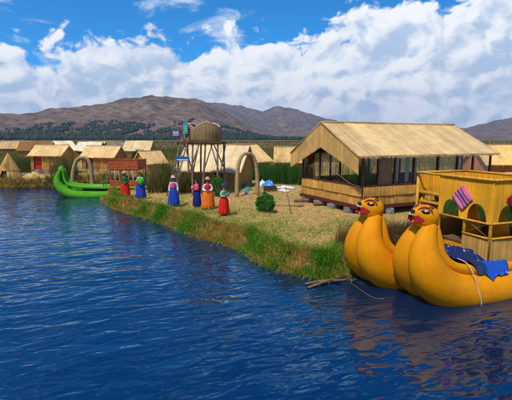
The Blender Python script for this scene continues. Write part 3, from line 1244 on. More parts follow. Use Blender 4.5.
def puma_head(root, xo, yo, zo):
    """rounded head with a snout and open red mouth, looking along -x"""
    h = empty('puma_head', (xo, yo, zo))
    h.rotation_euler = (0, R(12), 0)
    h.scale = (1.04, 1.0, 1.0)
    h.parent = root
    nu, nv = 32, 22
    v = []
    uvs = {}
    for j in range(nv + 1):
        th = PI * j / nv
        for i in range(nu):
            ph = 2 * PI * i / nu
            d = Vector((math.sin(th) * math.cos(ph), math.sin(th) * math.sin(ph), math.cos(th)))
            r = 1.0 / math.sqrt((d.x / 0.31) ** 2 + (d.y / 0.29) ** 2 + (d.z / 0.31) ** 2)
            ang = d.angle(Vector((-0.96, 0, 0.16)))
            r += 0.135 * math.exp(-(ang / 0.48) ** 2)
            ang = d.angle(Vector((-0.86, 0, -0.50)))
            r += 0.05 * math.exp(-(ang / 0.30) ** 2)
            ang = d.angle(Vector((-0.93, 0, -0.20)))
            r -= 0.13 * math.exp(-(ang / 0.22) ** 2)
            for s in (-1, 1):
                ang = d.angle(Vector((-0.45, s * 0.55, 0.62)).normalized())
                r += 0.022 * math.exp(-(ang / 0.3) ** 2)
            p = d * r
            if p.z < -0.1:                       # run into the neck
                k = min(1, (-0.1 - p.z) / 0.2)
                p.x = p.x * (1 + 0.42 * k) + 0.05 * k
                p.y = p.y * (1 + 0.25 * k)
            v.append(p)
    f = []
    uv = []
    for j in range(nv):
        for i in range(nu):
            i2 = (i + 1) % nu
            f.append((j * nu + i, (j + 1) * nu + i, (j + 1) * nu + i2, j * nu + i2))
            uv.append(tuple((0.06 * a, 0.05 * b) for a, b in ((i, j), (i, j + 1), (i + 1, j + 1), (i + 1, j))))
    MB().add(v, f, True, uv).build('skull', yellow_m, h)
    # open mouth: upper and lower lips, throat, teeth
    m = MB()
    A, B, C_ = (-0.17, 0, -0.08), (-0.435, 0, 0.035), (-0.40, 0, -0.215)
    n = 8
    sec = []
    for k in range(n + 1):
        t = k / n
        x = -0.17 + (-0.425 + 0.17) * t
        zt = -0.065 + 0.085 * t
        zb = -0.085 - 0.085 * t
        wd = 0.225 - 0.105 * t
        sec.append([(x, -wd, zb), (x, -wd, zt), (x, wd, zt), (x, wd, zb)])
    vv = [q for s_ in sec for q in s_]
    ff = []
    for k in range(n):
        for c in range(4):
            c2 = (c + 1) % 4
            ff.append((k * 4 + c, k * 4 + c2, (k + 1) * 4 + c2, (k + 1) * 4 + c))
    mouth = m.add(vv, ff).build('mouth', red_m, h)
    mouth_in = plain('throat_red', (0.22, 0.006, 0.015), 0.5) if 'throat_red' not in MATS else MATS['throat_red']
    e = n * 4
    MB().add([vv[e], vv[e + 1], vv[e + 2], vv[e + 3], (-0.3, -0.1, -0.13), (-0.3, -0.1, -0.03), (-0.3, 0.1, -0.03), (-0.3, 0.1, -0.13)],
             [(0, 1, 5, 4), (1, 2, 6, 5), (2, 3, 7, 6), (3, 0, 4, 7), (4, 5, 6, 7)]).build('throat', mouth_in, mouth)
    for s in (-1, 1):
        for x, y in ((-0.415, 0.085), (-0.395, 0.115), (-0.42, 0.03)):
            zt = 0.02
            MB().lathe([(0.016, 0.0), (0.012, -0.025), (0.002, -0.05)], 8, (x - 0.012, y * s, zt)).build('tooth', white_m, mouth)
        MB().lathe([(0.013, 0.0), (0.009, 0.02), (0.002, 0.04)], 8, (-0.425, 0.08 * s, -0.168)).build('tooth', white_m, mouth)
    MB().lathe([(0.01, -0.03), (0.05, -0.02), (0.06, 0.01), (0.04, 0.04), (0.01, 0.05)], 12, (-0.43, 0, 0.085), None, 0.8, 1.2).build('nose', black_m, h)
    for s in (-1, 1):
        c = Vector((-0.235, 0.195 * s, 0.135))
        nrm = Vector((-0.62, 0.70 * s, 0.36)).normalized()
        q = nrm.to_track_quat('Z', 'X').to_matrix()
        lon = (Vector((1, 0.55 * s, 0.05)) - nrm * Vector((1, 0.55 * s, 0.05)).dot(nrm)).normalized()
        lat = nrm.cross(lon)

        def disc(ru, rv, dome, off, n=18):
            vv_ = [c + nrm * (off + dome)]
            ff_ = []
            for r_ in range(1, 4):
                for k in range(n):
                    a = 2 * PI * k / n
                    fr = r_ / 3
                    sh = 1.0 - 0.25 * abs(math.cos(a)) ** 3 * (1 if math.cos(a) > 0 else 0.4)
                    vv_.append(c + lon * (ru * fr * math.cos(a)) + lat * (rv * fr * math.sin(a) * sh) + nrm * (off + dome * (1 - fr * fr) - 0.02 * fr * fr))
            for k in range(n):
                ff_.append((0, 1 + k, 1 + (k + 1) % n))
                for r_ in range(2):
                    a_ = 1 + r_ * n + k
                    b_ = 1 + r_ * n + (k + 1) % n
                    ff_.append((a_, a_ + n, b_ + n, b_))
            return MB().add(vv_, ff_, True)
        rim = disc(0.11, 0.054, 0.03, 0.012).build('eye', black_m, h)
        disc(0.085, 0.036, 0.035, 0.020).build('eyeball', white_m, rim)
        c = c + lon * -0.03
        disc(0.030, 0.032, 0.03, 0.032).build('pupil', black_m, rim)
        c = c - lon * -0.03
        br = [c + lon * u + (lat * v_ if lat.z > 0 else lat * -v_) + nrm * 0.005 for u, v_ in ((-0.16, 0.02), (-0.10, 0.085), (0.0, 0.115), (0.10, 0.09), (0.165, 0.01))]
        MB().tube(catmull(br, 3), [0.008] + [0.02] * 11 + [0.008], 8).build('brow', plain('brow_red', (0.36, 0.045, 0.01), 0.6) if 'brow_red' not in MATS else MATS['brow_red'], h)
        ear = [Vector((-0.02, 0.13 * s, 0.23)), Vector((-0.05, 0.16 * s, 0.285)), Vector((-0.04, 0.165 * s, 0.305))]
        MB().tube(ear, [0.07, 0.055, 0.02], 10).build('ear', plain('ear_maroon', (0.22, 0.03, 0.012), 0.6) if 'ear_maroon' not in MATS else MATS['ear_maroon'], h)
    # binding round the neck
    ring = [Vector((0.065 + 0.283 * math.cos(2 * PI * k / 20), 0.25 * math.sin(2 * PI * k / 20), -0.215 + 0.03 * math.cos(2 * PI * k / 20))) for k in range(21)]
    MB().tube(ring, 0.022, 6).build('neck_binding', cane_m, h)
    return h


def catamaran():
    p0 = at(426, 229, Y=10.2)
    root = empty('twin_hulled_reed_boat', (p0.x, p0.y, 0), R(20),
                 'big yellow twin-hulled reed boat with two puma head prows and reed cabin', 'boat')
    for xo, yo in ((0.0, 0.0), (-0.50, 1.50)):
        reed_hull(root, xo, yo, yellow_m)
        puma_head(root, xo - 0.02, yo, 2.09)
    # deck of canes laid across both hulls
    x0, x1, y0, y1 = 1.82, 3.75, -0.28, 2.45
    zd = 0.74
    k = 0
    for x in np.arange(0.55, 6.4, 0.14):
        MB().tube([(x, 0.15 if x < x0 - 0.1 else y0 - 0.02, zd - 0.03), (x, 1.45 if x < x0 - 0.1 else y1 + 0.02, zd - 0.03)], 0.05, 6).build('deck_cane', cane_m, root)
    za, zb, zc, zt = zd, 1.44, 1.84, 2.95
    BO = (0.70, 0.34, 0.02)
    posts_f = [y0, 0.55, 1.48, y1]
    for y in posts_f:
        MB().tube([(x0, y, za), (x0, y, zt)], 0.045, 8).build('post', cane_m, root)
    for x, y in ((x1, y0), (x1, y1), ((x0 + x1) / 2, y0)):
        MB().tube([(x, y, za), (x, y, zt)], 0.045, 8).build('post', cane_m, root)
    # upper walls with arched openings

    def arcade(centres, half, hgt):
        def f(s):
            for c in centres:
                u = abs(s - c) / half
                if u < 1:
                    return hgt * math.sqrt(1 - u ** 2.4)
            return 0.0
        return f
    # front wall (two arched bays), facing the prows
    yA, yB = posts_f[0], posts_f[2]
    reed_panel('cabin_wall', root, (x0 - 0.05, yB, zc), (0, -1, 0), (0, 0, 1), yB - yA + 0.05, zt - zc, 0.011, BO, 0.18, 0.0,
               lo=arcade([(yB - posts_f[1]) * 0.5, yB - (yA + posts_f[1]) * 0.5], 0.31, 0.47), segs=3)
    # near side wall with arches
    reed_panel('cabin_wall', root, (x0, y0 - 0.05, zc), (1, 0, 0), (0, 0, 1), x1 - x0, zt - zc, 0.011, BO, 0.18, 0.0,
               lo=arcade([0.48, 1.44], 0.31, 0.47), segs=3)
    # rear wall, far side wall
    reed_panel('cabin_wall', root, (x1 + 0.05, y0, zc), (0, 1, 0), (0, 0, 1), y1 - y0, zt - zc, 0.03, BO, 0.18, 0.0,
               lo=arcade([0.5, 1.4, 2.2], 0.31, 0.47))
    reed_panel('cabin_wall', root, (x1, y1 + 0.05, zc), (-1, 0, 0), (0, 0, 1), x1 - x0, zt - zc, 0.03, BO, 0.18, 0.0,
               lo=arcade([0.48, 1.44], 0.31, 0.47))
    # inside faces of the upper storey
    reed_panel('cabin_lining', root, (x1 - 0.03, y1, zt - 0.62), (0, -1, 0), (0, 0, 1), y1 - y0, 0.6, 0.03, BO, 0.2, 0.0)
    reed_panel('cabin_lining', root, (x0, y1 - 0.03, zt - 0.62), (1, 0, 0), (0, 0, 1), x1 - x0, 0.6, 0.03, BO, 0.2, 0.0)
    for x in np.arange(x0 + 0.08, x1, 0.095):
        MB().tube([(x, y0, zt - 0.6), (x, y1, zt - 0.6)], 0.05, 6).build('upper_deck_cane', cane_m, root)
    # low wall panels
    LO = (0.50, 0.27, 0.07)
    reed_panel('low_wall', root, (x0 - 0.05, posts_f[1], za), (0, -1, 0), (0, 0, 1), posts_f[1] - yA, zb - za, 0.022, LO, 0.25, 0.01)
    reed_panel('low_wall', root, (x0, y0 - 0.05, za), (1, 0, 0), (0, 0, 1), x1 - x0, zb - za, 0.022, LO, 0.25, 0.01)
    reed_panel('low_wall', root, (x1, y1 + 0.05, za), (-1, 0, 0), (0, 0, 1), x1 - x0, zb - za, 0.03, LO, 0.25, 0.01)
    reed_panel('low_wall', root, (x1 + 0.05, y0, za), (0, 1, 0), (0, 0, 1), y1 - y0, zb - za, 0.03, LO, 0.25, 0.01)
    # rails
    for A, B, r in (((x0 - 0.06, y0 - 0.06, zt + 0.02), (x0 - 0.06, y1, zt + 0.02), 0.038), ((x0 - 0.06, y0 - 0.06, zt + 0.021), (x1, y0 - 0.06, zt + 0.021), 0.038),
                    ((x1, y0, zt + 0.02), (x1, y1, zt + 0.02), 0.038), ((x0, y1, zt + 0.021), (x1, y1, zt + 0.021), 0.038),
                    ((x0 - 0.06, y0, zc), (x0 - 0.06, posts_f[2], zc), 0.028), ((x0, y0 - 0.06, zc + 0.01), (x1, y0 - 0.06, zc + 0.01), 0.028),
                    ((x0 - 0.06, y0, zb + 0.02), (x0 - 0.06, posts_f[1], zb + 0.02), 0.028), ((x0, y0 - 0.06, zb + 0.02), (x1, y0 - 0.06, zb + 0.02), 0.028)):
        MB().tube([A, B], r, 8).build('rail', cane_m, root)
    # crossed braces in the open strip
    for A, B in (((x0 - 0.03, y0 + 0.05, zb + 0.04), (x0 - 0.03, posts_f[1] - 0.05, zc)), ((x0 - 0.02, y0 + 0.05, zc), (x0 - 0.02, posts_f[1] - 0.05, zb + 0.04))):
        MB().tube([A, B], 0.014, 6).build('brace', wood_m, root)
    # bench along the front bay
    MB().box((x0 + 0.35, (posts_f[1] + posts_f[2]) / 2, za + 0.40), (0.4, 0.88, 0.05)).build('bench_board', wood_m, root)
    MB().box((x0 + 0.2, (posts_f[1] + posts_f[2]) / 2, za + 0.18), (0.03, 0.86, 0.34)).build('bench_front', cane_m, root)
    # steps up to the top deck in the far bay
    lad = empty('ladder', (0, 0, 0))
    lad.parent = root
    ya_, yb_ = posts_f[2] + 0.10, posts_f[3] - 0.08
    for y in (ya_, yb_):
        MB().tube([(x0 - 0.32, y, za), (x0 + 0.25, y, zt - 0.45)], 0.045, 8).build('stringer', cane_m, lad)
    for k in range(6):
        f = (k + 0.6) / 6
        x, z = x0 - 0.32 + 0.57 * f, za + (zt - 0.45 - za) * f
        MB().box((x, (ya_ + yb_) / 2, z), (0.2, yb_ - ya_, 0.05)).build('step', cane_m, lad)
    # upright bolsters of bundled reed inside the cabin
    for bx, by in ((3.35, 0.65), (3.5, 1.75)):
        c = catmull([(bx + 0.1, by, za, 0.22), (bx, by, za + 0.45, 0.24), (bx - 0.12, by, za + 0.9, 0.2), (bx - 0.1, by, za + 1.3, 0.06)], 4)
        MB().tube(c[:, :3], list(c[:, 3]), 14).build('bolster', yellow_m, root)
    return root, (x0, x1, y0, y1, zd, zc, zt)


BOAT, BD = catamaran()
bpy.context.view_layer.update()
BM = Matrix.Translation(BOAT.location) @ Matrix.Rotation(R(20), 4, 'Z')


def textile(lx, ly, lz, size, normal_x, label, mat, rot=0.0, crimp=0.015):
    """square of striped cloth hung by a corner on the cabin wall"""
    m = MB()
    n = 12
    v = []
    for j in range(n + 1):
        for i in range(n + 1):
            u, w_ = (i / n - 0.5) * size, (j / n - 0.5) * size
            v.append((u, w_, crimp * math.sin(u * 14) * math.cos(w_ * 9)))
    m.add(v, [(j * (n + 1) + i, j * (n + 1) + i + 1, (j + 1) * (n + 1) + i + 1, (j + 1) * (n + 1) + i) for j in range(n) for i in range(n)], True)
    o = m.build('striped_cloth', mat)
    s = o.modifiers.new('thick', 'SOLIDIFY')
    s.thickness = 0.008
    q = BM @ Vector((lx, ly, lz))
    nrm = (BM.to_3x3() @ Vector(normal_x)).normalized()
    zax = nrm
    yax = Vector((0, 0, 1))
    xax = yax.cross(zax).normalized()
    rotm = Matrix((xax, yax, zax)).transposed() @ Matrix.Rotation(rot, 3, 'Z')
    o.location = q
    o.rotation_euler = rotm.to_euler()
    return tag(o, label, 'textile', 'striped cloths hung on the boat cabin')


PK = (0.72, 0.10, 0.22)
pink_cloth = cloth_mat('pink_stripes', [(0.0, (0.10, 0.06, 0.20)), (0.06, PK), (0.12, (0.75, 0.55, 0.6)), (0.16, (0.12, 0.06, 0.22)), (0.24, PK),
                                       (0.30, (0.8, 0.2, 0.3)), (0.45, (0.72, 0.16, 0.30)), (0.62, (0.8, 0.3, 0.4)), (0.70, PK), (0.76, (0.10, 0.08, 0.24)),
                                       (0.84, (0.70, 0.5, 0.55)), (0.88, PK), (0.95, (0.12, 0.06, 0.2))], 0.50)
red_cloth = cloth_mat('red_stripes', [(0.0, (0.42, 0.02, 0.03)), (0.2, (0.25, 0.01, 0.05)), (0.3, (0.5, 0.04, 0.06)), (0.5, (0.10, 0.02, 0.06)),
                                     (0.58, (0.45, 0.03, 0.04)), (0.8, (0.55, 0.2, 0.2)), (0.85, (0.38, 0.02, 0.04))], 0.45)
textile(BD[0] - 0.10, 0.60, 2.42, 0.52, (-1, 0, 0), 'pink striped woven cloth hung diagonally on the cabin front', pink_cloth, R(45))
textile(BD[0] + 0.72, BD[2] - 0.10, 2.47, 0.52, (0, -1, 0), 'dark red striped woven cloth hung on the cabin side', red_cloth, R(45))


def tarpaulin():
    """crumpled dark blue sheet lying in the near hull, one bright corner over the gunwale"""
    n, mm = 110, 60
    U = np.linspace(0.34, 2.30, n)
    S_ = np.linspace(0, 1, mm)                      # across: from the inner side over the near roll
    UU, SS = np.meshgrid(U, S_)
    flap = np.clip((UU - 1.48) / 0.10, 0, 1) * np.clip((2.28 - UU) / 0.04, 0, 1)
    near = -0.34 + 0.05 * np.sin(UU * 8) - 0.13 * np.clip((UU - 1.05) / 0.15, 0, 1) - 0.24 * flap * (0.6 + 0.4 * np.sin(UU * 5))
    VV2 = 0.95 + (near - 0.95) * SS + 0.05 * (fbm(UU * 4, SS * 4, 2) - 0.5)
    rollz = np.interp(np.maximum(UU, 0.5), [q[0] for q in ROLL], [q[1] for q in ROLL])
    VV2 = np.where(UU > 1.66, np.minimum(VV2, -0.315), VV2)
    hump = np.exp(-((VV2 - 0.12) / 0.36) ** 2)
    z = rollz - 0.02 + hump * (0.34 + 0.12 * np.exp(-((UU - 0.95) / 0.5) ** 2))
    rid = 1 - np.abs(fbm(UU * 4.0 + VV2 * 2.5, VV2 * 3.6 - UU * 1.6, 3) - 0.5) * 4.2
    z = z + 0.10 * rid * (0.4 + 0.6 * hump) + 0.035 * (fbm(UU * 10, VV2 * 10, 2) - 0.5)
    dv = VV2 + 0.31                                   # rest on the near gunwale roll, hang over it
    rr_ = 0.185
    onroll = rollz + np.sqrt(np.clip(rr_ ** 2 - dv ** 2, 0, None)) + 0.035
    z = np.where(np.abs(dv) < rr_, np.maximum(z, onroll), z)
    bund = 0.115 + np.sqrt(np.clip(0.49 ** 2 - (VV2 + 0.33) ** 2, 0, None)) + 0.03 + 0.03 * np.abs(np.sin(UU * 13 + VV2 * 6))
    outer = VV2 < -0.31
    z = np.where(outer, np.maximum(np.where(np.abs(dv) < rr_, onroll, 0), bund) + 0.012 * np.sin(UU * 31), z)
    VVc = VV2
    keep = np.ones_like(z, bool)
    V = np.stack([UU, VVc, z], 2).reshape(-1, 3)
    nx = n
    i = np.arange((mm - 1) * nx).reshape(mm - 1, nx)[:, :-1].ravel()
    T = np.concatenate([np.stack([i, i + 1, i + nx + 1], 1), np.stack([i, i + nx + 1, i + nx], 1)])
    A = V[T[:, 1]] - V[T[:, 0]]
    B = V[T[:, 2]] - V[T[:, 0]]
    ok = np.linalg.norm(np.cross(A, B), axis=1) > 1e-7
    fl = (flap * np.clip((SS - 0.72) / 0.06, 0, 1)).reshape(-1, 1)
    C = np.array((0.006, 0.022, 0.10))[None] * (1 - fl) + np.array((0.006, 0.07, 0.42))[None] * fl
    m, g, p = mat_new('tarpaulin_plastic')
    at_ = g.new('ShaderNodeAttribute', attribute_name='Col')
    g.l.new(at_.outputs['Color'], p.inputs['Base Color'])
    p.inputs['Roughness'].default_value = 0.28
    p.inputs['Specular IOR Level'].default_value = 0.6
    nz = g.noise(g.new('ShaderNodeTexCoord').outputs['Object'], 16.0, 3.0, 0.6).outputs[0]
    b = g.new('ShaderNodeBump')
    b.inputs['Strength'].default_value = 0.5
    b.inputs['Distance'].default_value = 0.03
    g.l.new(nz, b.inputs['Height'])
    g.l.new(b.outputs[0], p.inputs['Normal'])
    o = link('tarpaulin', fast_mesh('tarpaulin', V, T[ok], C, True), m, None, BOAT.location, (0, 0, R(20)))
    tag(o, 'crumpled dark blue tarpaulin lying in the near hull of the yellow boat', 'tarpaulin')


tarpaulin()


def rope(name, pts, r, label, mat=None, n=6):
    c = catmull([tuple(p) for p in pts], n)
    return tag(MB().tube(c, r, 6).build(name, mat or rope_m), label, 'rope')


def bl(x, y, z):
    return BM @ Vector((x, y, z))


rope('mooring_rope', [bl(0.8, 0.1, 1.15), bl(0.86, -0.10, 1.02), bl(0.95, -0.44, 0.93), bl(0.99, -0.66, 0.62), bl(1.02, -0.83, 0.2), bl(1.05, -0.86, -0.06), bl(0.98, -0.9, -0.12)], 0.014,
     'pale knotted rope hanging down the near hull of the yellow boat')
rope('mooring_line', [at(384, 299, z=0.0), at(372, 297, z=0.02), at(358, 288, z=0.03), at(345, 279, z=0.03), at(338, 272, z=0.35)], 0.010,
     'thin line running from the far prow to the island edge', wood_m)
rope('slack_cord', [HUT @ Vector((-0.08, 3.2, 2.55)), HUT @ Vector((-0.10, 2.1, 1.95)), HUT @ Vector((-0.12, 0.8, 1.45)), HUT @ Vector((-0.1, 0.1, 1.36))], 0.009,
     'thin white cord sagging across the gable windows of the glazed hut', white_m)


def green_boat():
    p0 = at(61.5, 173.5, Y=29.3)
    root = empty('green_reed_boat', (p0.x, p0.y, 0), R(-3), 'long green twin-hulled reed boat with raised prow and red wooden cabin', 'boat')
    reed_hull(root, 0.0, 0.0, green_m, 1.0, 1.05, 0.98, 0.20, 0.66)
    reed_hull(root, -0.62, 1.3, green_m, 1.0, 1.05, 0.98, 0.20, 0.66)
    for xo, yo in ((0, 0), (-0.62, 1.3)):
        h = empty('dragon_head', (xo, yo, 1.82))
        h.scale = (0.72, 0.72, 0.8)
        h.parent = root
        c = catmull([(0.08, 0, -0.15, 0.19), (0.02, 0, 0.05, 0.2), (-0.10, 0, 0.16, 0.16), (-0.26, 0, 0.14, 0.10), (-0.36, 0, 0.08, 0.05)], 4)
        MB().tube(c[:, :3], list(c[:, 3]), 12).build('skull', green_m, h)
        c = catmull([(0.12, 0, 0.12, 0.07), (0.1, 0, 0.30, 0.05), (0.02, 0, 0.42, 0.015)], 3)
        MB().tube(c[:, :3], list(c[:, 3]), 8).build('crest', green_m, h)
        for s in (-1, 1):
            MB().lathe([(0.01, -0.03), (0.03, 0), (0.01, 0.03)], 8, (-0.12, 0.14 * s, 0.2)).build('eye', white_m, h)
    dk = plain('pale_deck', (0.42, 0.40, 0.33), 0.8, 0.2)
    for k in range(7):
        MB().box((1.3 + 0.85 * k, 0.75, 0.66), (0.83, 1.7, 0.05)).build('deck_plank', dk, root)
    # two-storey cabin of red boards
    cx0, cx1, cy0, cy1 = 3.55, 5.45, -0.15, 1.65
    z0 = 0.68
    for x in (cx0, (cx0 * 2 + cx1) / 3, (cx0 + 2 * cx1) / 3, cx1):
        for y in (cy0, cy1):
            MB().box((x, y, z0 + 0.95), (0.07, 0.07, 1.9)).build('post', redwood_m, root)
    for zz, nb in ((z0 + 0.02, 3), (z0 + 1.24, 4)):
        for k in range(nb):
            z = zz + 0.08 + k * 0.165
            for y in (cy0 - 0.05, cy1 + 0.05):
                MB().box(((cx0 + cx1) / 2, y, z), (cx1 - cx0 + 0.12, 0.03, 0.145)).build('board', redwood_m, root)
            for x in (cx0 - 0.05, cx1 + 0.05):
                MB().box((x, (cy0 + cy1) / 2, z), (0.03, cy1 - cy0 + 0.05, 0.145)).build('board', redwood_m, root)
    MB().box(((cx0 + cx1) / 2, (cy0 + cy1) / 2, z0 + 1.2), (cx1 - cx0, cy1 - cy0, 0.05)).build('upper_floor', redwood_m, root)
    for x in np.linspace(cx0, cx1, 7)[1:-1]:
        MB().box((x, cy0 - 0.02, z0 + 0.86), (0.03, 0.03, 0.72)).build('mullion', white_m, root)
    MB().bar((cx0 - 0.1, cy0 - 0.07, z0 + 1.95), (cx1 + 0.1, cy0 - 0.07, z0 + 1.95), 0.06).build('top_rail', redwood_m, root)
    lad = empty('ladder', (0, 0, 0))
    lad.parent = root
    lg = plain('ladder_green', (0.05, 0.16, 0.06), 0.6)
    for y in (-0.1, 0.35):
        MB().bar((2.95, y, z0), (3.45, y, z0 + 1.6), 0.06).build('stringer', lg, lad)
    for k in range(6):
        f = (k + 0.5) / 6
        MB().bar((2.95 + 0.5 * f, -0.1, z0 + 1.6 * f), (2.95 + 0.5 * f, 0.35, z0 + 1.6 * f), 0.06, 0.05).build('rung', white_m, lad)
    return root


GB = green_boat()


# ------------------------------------------------------------------ small huts
def small_hut(name, px, py, L, W, wh, rh, rz, label, roof_col=PALE, wall_col=STRAW_WALL, door=None, door_mat=None, oh=0.3, Y=None, rw=0.05,
              base=None, group=None):
    """px, py: foot of the front wall's middle; local -y faces out; roof ridge along local x"""
    p = on_ground(px, py) if Y is None else at(px, py, Y=Y)
    z0 = gz(p.x, p.y) if p.y < 73 else 0.33
    root = empty(name, (p.x, p.y, z0), rz, label, 'hut', group)
    c = Matrix.Rotation(rz, 3, 'Z') @ Vector((0, W / 2, 0))
    KEEP.append((p.x + c.x, p.y + c.y, max(L, W) * 0.62 + 0.3))
    b = 0.0
    if base:
        b = base
        for k in range(7):
            MB().box((-L / 2 + L * (k + 0.5) / 7, W / 2, b / 2 - 0.1), (L / 7 * 0.96, W + 0.3, b + 0.2)).build('base_block', stone_m if k % 2 else wood_m, root)
    pieces = []
    if door:
        d0, d1 = door
        pieces = [(-L / 2, d0), (d1, L / 2)]
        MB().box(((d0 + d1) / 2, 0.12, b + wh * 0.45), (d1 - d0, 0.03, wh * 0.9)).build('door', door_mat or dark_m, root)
        MB().bar((d0 - 0.05, -0.03, b + wh * 0.93), (d1 + 0.05, -0.03, b + wh * 0.93), 0.08).build('lintel', wood_m, root)
    else:
        pieces = [(-L / 2, L / 2)]
    for a_, b_ in pieces:
        reed_panel('wall', root, (a_, 0, b - 0.1), (1, 0, 0), (0, 0, 1), b_ - a_, wh + 0.1, rw, wall_col, 0.22, 0.0)
    reed_panel('wall', root, (L / 2, W, b - 0.1), (-1, 0, 0), (0, 0, 1), L, wh + 0.1, rw * 2, wall_col, 0.22, 0.0, segs=1)
    g = lambda s: wh + 0.1 + (rh - wh) * (1 - abs(s - W / 2) / (W / 2))
    reed_panel('gable_wall', root, (-L / 2, W, b - 0.1), (0, -1, 0), (0, 0, 1), W, 1, rw, wall_col, 0.22, 0.0, hi=g)
    reed_panel('gable_wall', root, (L / 2, 0, b - 0.1), (0, 1, 0), (0, 0, 1), W, 1, rw, wall_col, 0.22, 0.0, hi=g)
    MB().bar((-L / 2 - 0.03, -0.04, b + wh * 0.5), (L / 2 + 0.03, -0.04, b + wh * 0.5), 0.035).build('binding_pole', wood_m, root)
    dz = (rh - wh) / (W / 2)
    sl = math.hypot(1, dz)
    run = (W / 2 + oh) * sl
    ho = oh * 0.8
    reed_panel('roof_slope', root, (-L / 2 - ho, -oh, b + wh - oh * dz + 0.06), (1, 0, 0), (0, 1, dz), L + 2 * ho, run, rw, roof_col, 0.13, 0.05, thick=0.07, sag=0.03, segs=5)
    reed_panel('roof_slope', root, (L / 2 + ho, W + oh, b + wh - oh * dz + 0.06), (-1, 0, 0), (0, -1, dz), L + 2 * ho, run, rw, roof_col, 0.13, 0.05, thick=0.07, sag=0.03, segs=5)
    MB().tube([(-L / 2 - ho, W / 2, b + rh + 0.09), (0, W / 2, b + rh + 0.06), (L / 2 + ho, W / 2, b + rh + 0.09)], 0.06, 8).build('ridge_roll', arch_m, root)
    fringe('eave_fringe', root, [(-L / 2 - ho, -oh, b + wh - oh * dz + 0.06), (L / 2 + ho, -oh, b + wh - oh * dz + 0.06)], 30, 0.16, roof_col, 0.3, (0, -0.4, -0.8), 0.3, 0.03)
    return root


red_door = plain('red_door_cloth', (0.45, 0.015, 0.02), 0.8, 0.3)
small_hut('reed_hut', 47, 177, 3.3, 2.4, 1.5, 2.35, R(-8), 'pale-roofed reed hut with a red door left of the green boat', (0.78, 0.55, 0.25), (0.50, 0.27, 0.06),
          door=(-1.35, -0.45), door_mat=red_door, Y=42.5, base=0.45)
small_hut('reed_hut', 98, 170, 4.0, 3.0, 1.5, 2.6, R(-10), 'reed hut with dark doorway seen through the arch by the green boat', (0.76, 0.52, 0.24), (0.50, 0.22, 0.06), door=(-1.5, -0.6), Y=49)
small_hut('reed_hut', 157, 168, 2.6, 2.3, 1.0, 2.1, R(52), 'small low reed hut with gable to the lake right of the red cabin', (0.62, 0.42, 0.18), (0.46, 0.26, 0.08), Y=46)
small_hut('reed_hut', 209, 190, 4.3, 3.4, 1.55, 3.0, R(-16), 'long cream-roofed reed hut with dark doorway behind the watchtower', (0.74, 0.58, 0.34), (0.46, 0.25, 0.07),
          door=(0.45, 1.05), Y=29.5, oh=0.45, rw=0.04)
small_hut('reed_hut', 263, 172, 2.6, 3.2, 1.6, 2.9, R(58), 'reed hut with sharp gable just behind the straw arch', (0.66, 0.45, 0.19), (0.40, 0.24, 0.09), door=(-0.5, 0.3), Y=38)
small_hut('reed_hut', 290, 172, 2.6, 2.6, 1.5, 2.65, R(-4), 'small reed hut left of the glazed hut behind green reeds', (0.64, 0.43, 0.17), (0.44, 0.24, 0.07), Y=39)
small_hut('reed_hut', 512, 168, 4.5, 3.0, 1.6, 2.9, R(8), 'reed hut with orange-brown wall beyond the right end of the glazed hut', (0.68, 0.44, 0.15), (0.45, 0.16, 0.04), Y=34)
# far roofs along the skyline of the reeds
for k, (px, Y, L, rz, rc, lab) in enumerate([
        (36, 78, 6.5, 4, (0.30, 0.15, 0.05), 'far brown thatched shelter above the hut with the red door'),
        (69, 72, 3.2, 60, (0.72, 0.62, 0.45), 'far pale reed hut with steep gable left of the green boat arch'),
        (86, 76, 4.6, -12, (0.74, 0.64, 0.46), 'far cream-roofed hut just above the green boat arch'),
        (106, 92, 5.0, 5, (0.62, 0.42, 0.10), 'far yellow-roofed hut above the red boat cabin'),
        (120, 80, 3.4, 55, (0.22, 0.18, 0.15), 'far dark grey hut above the red boat cabin'),
        (136, 70, 4.4, -6, (0.68, 0.52, 0.28), 'far cream-roofed hut right of the red boat cabin'),
        (14, 95, 6, 8, (0.60, 0.42, 0.18), 'farthest straw-roofed hut above the conical hut at the left')]):
    small_hut('reed_hut', px, 150, L, 3.0, 1.7, 3.1, R(rz), lab, rc, (0.40, 0.22, 0.07), Y=Y, rw=0.1)


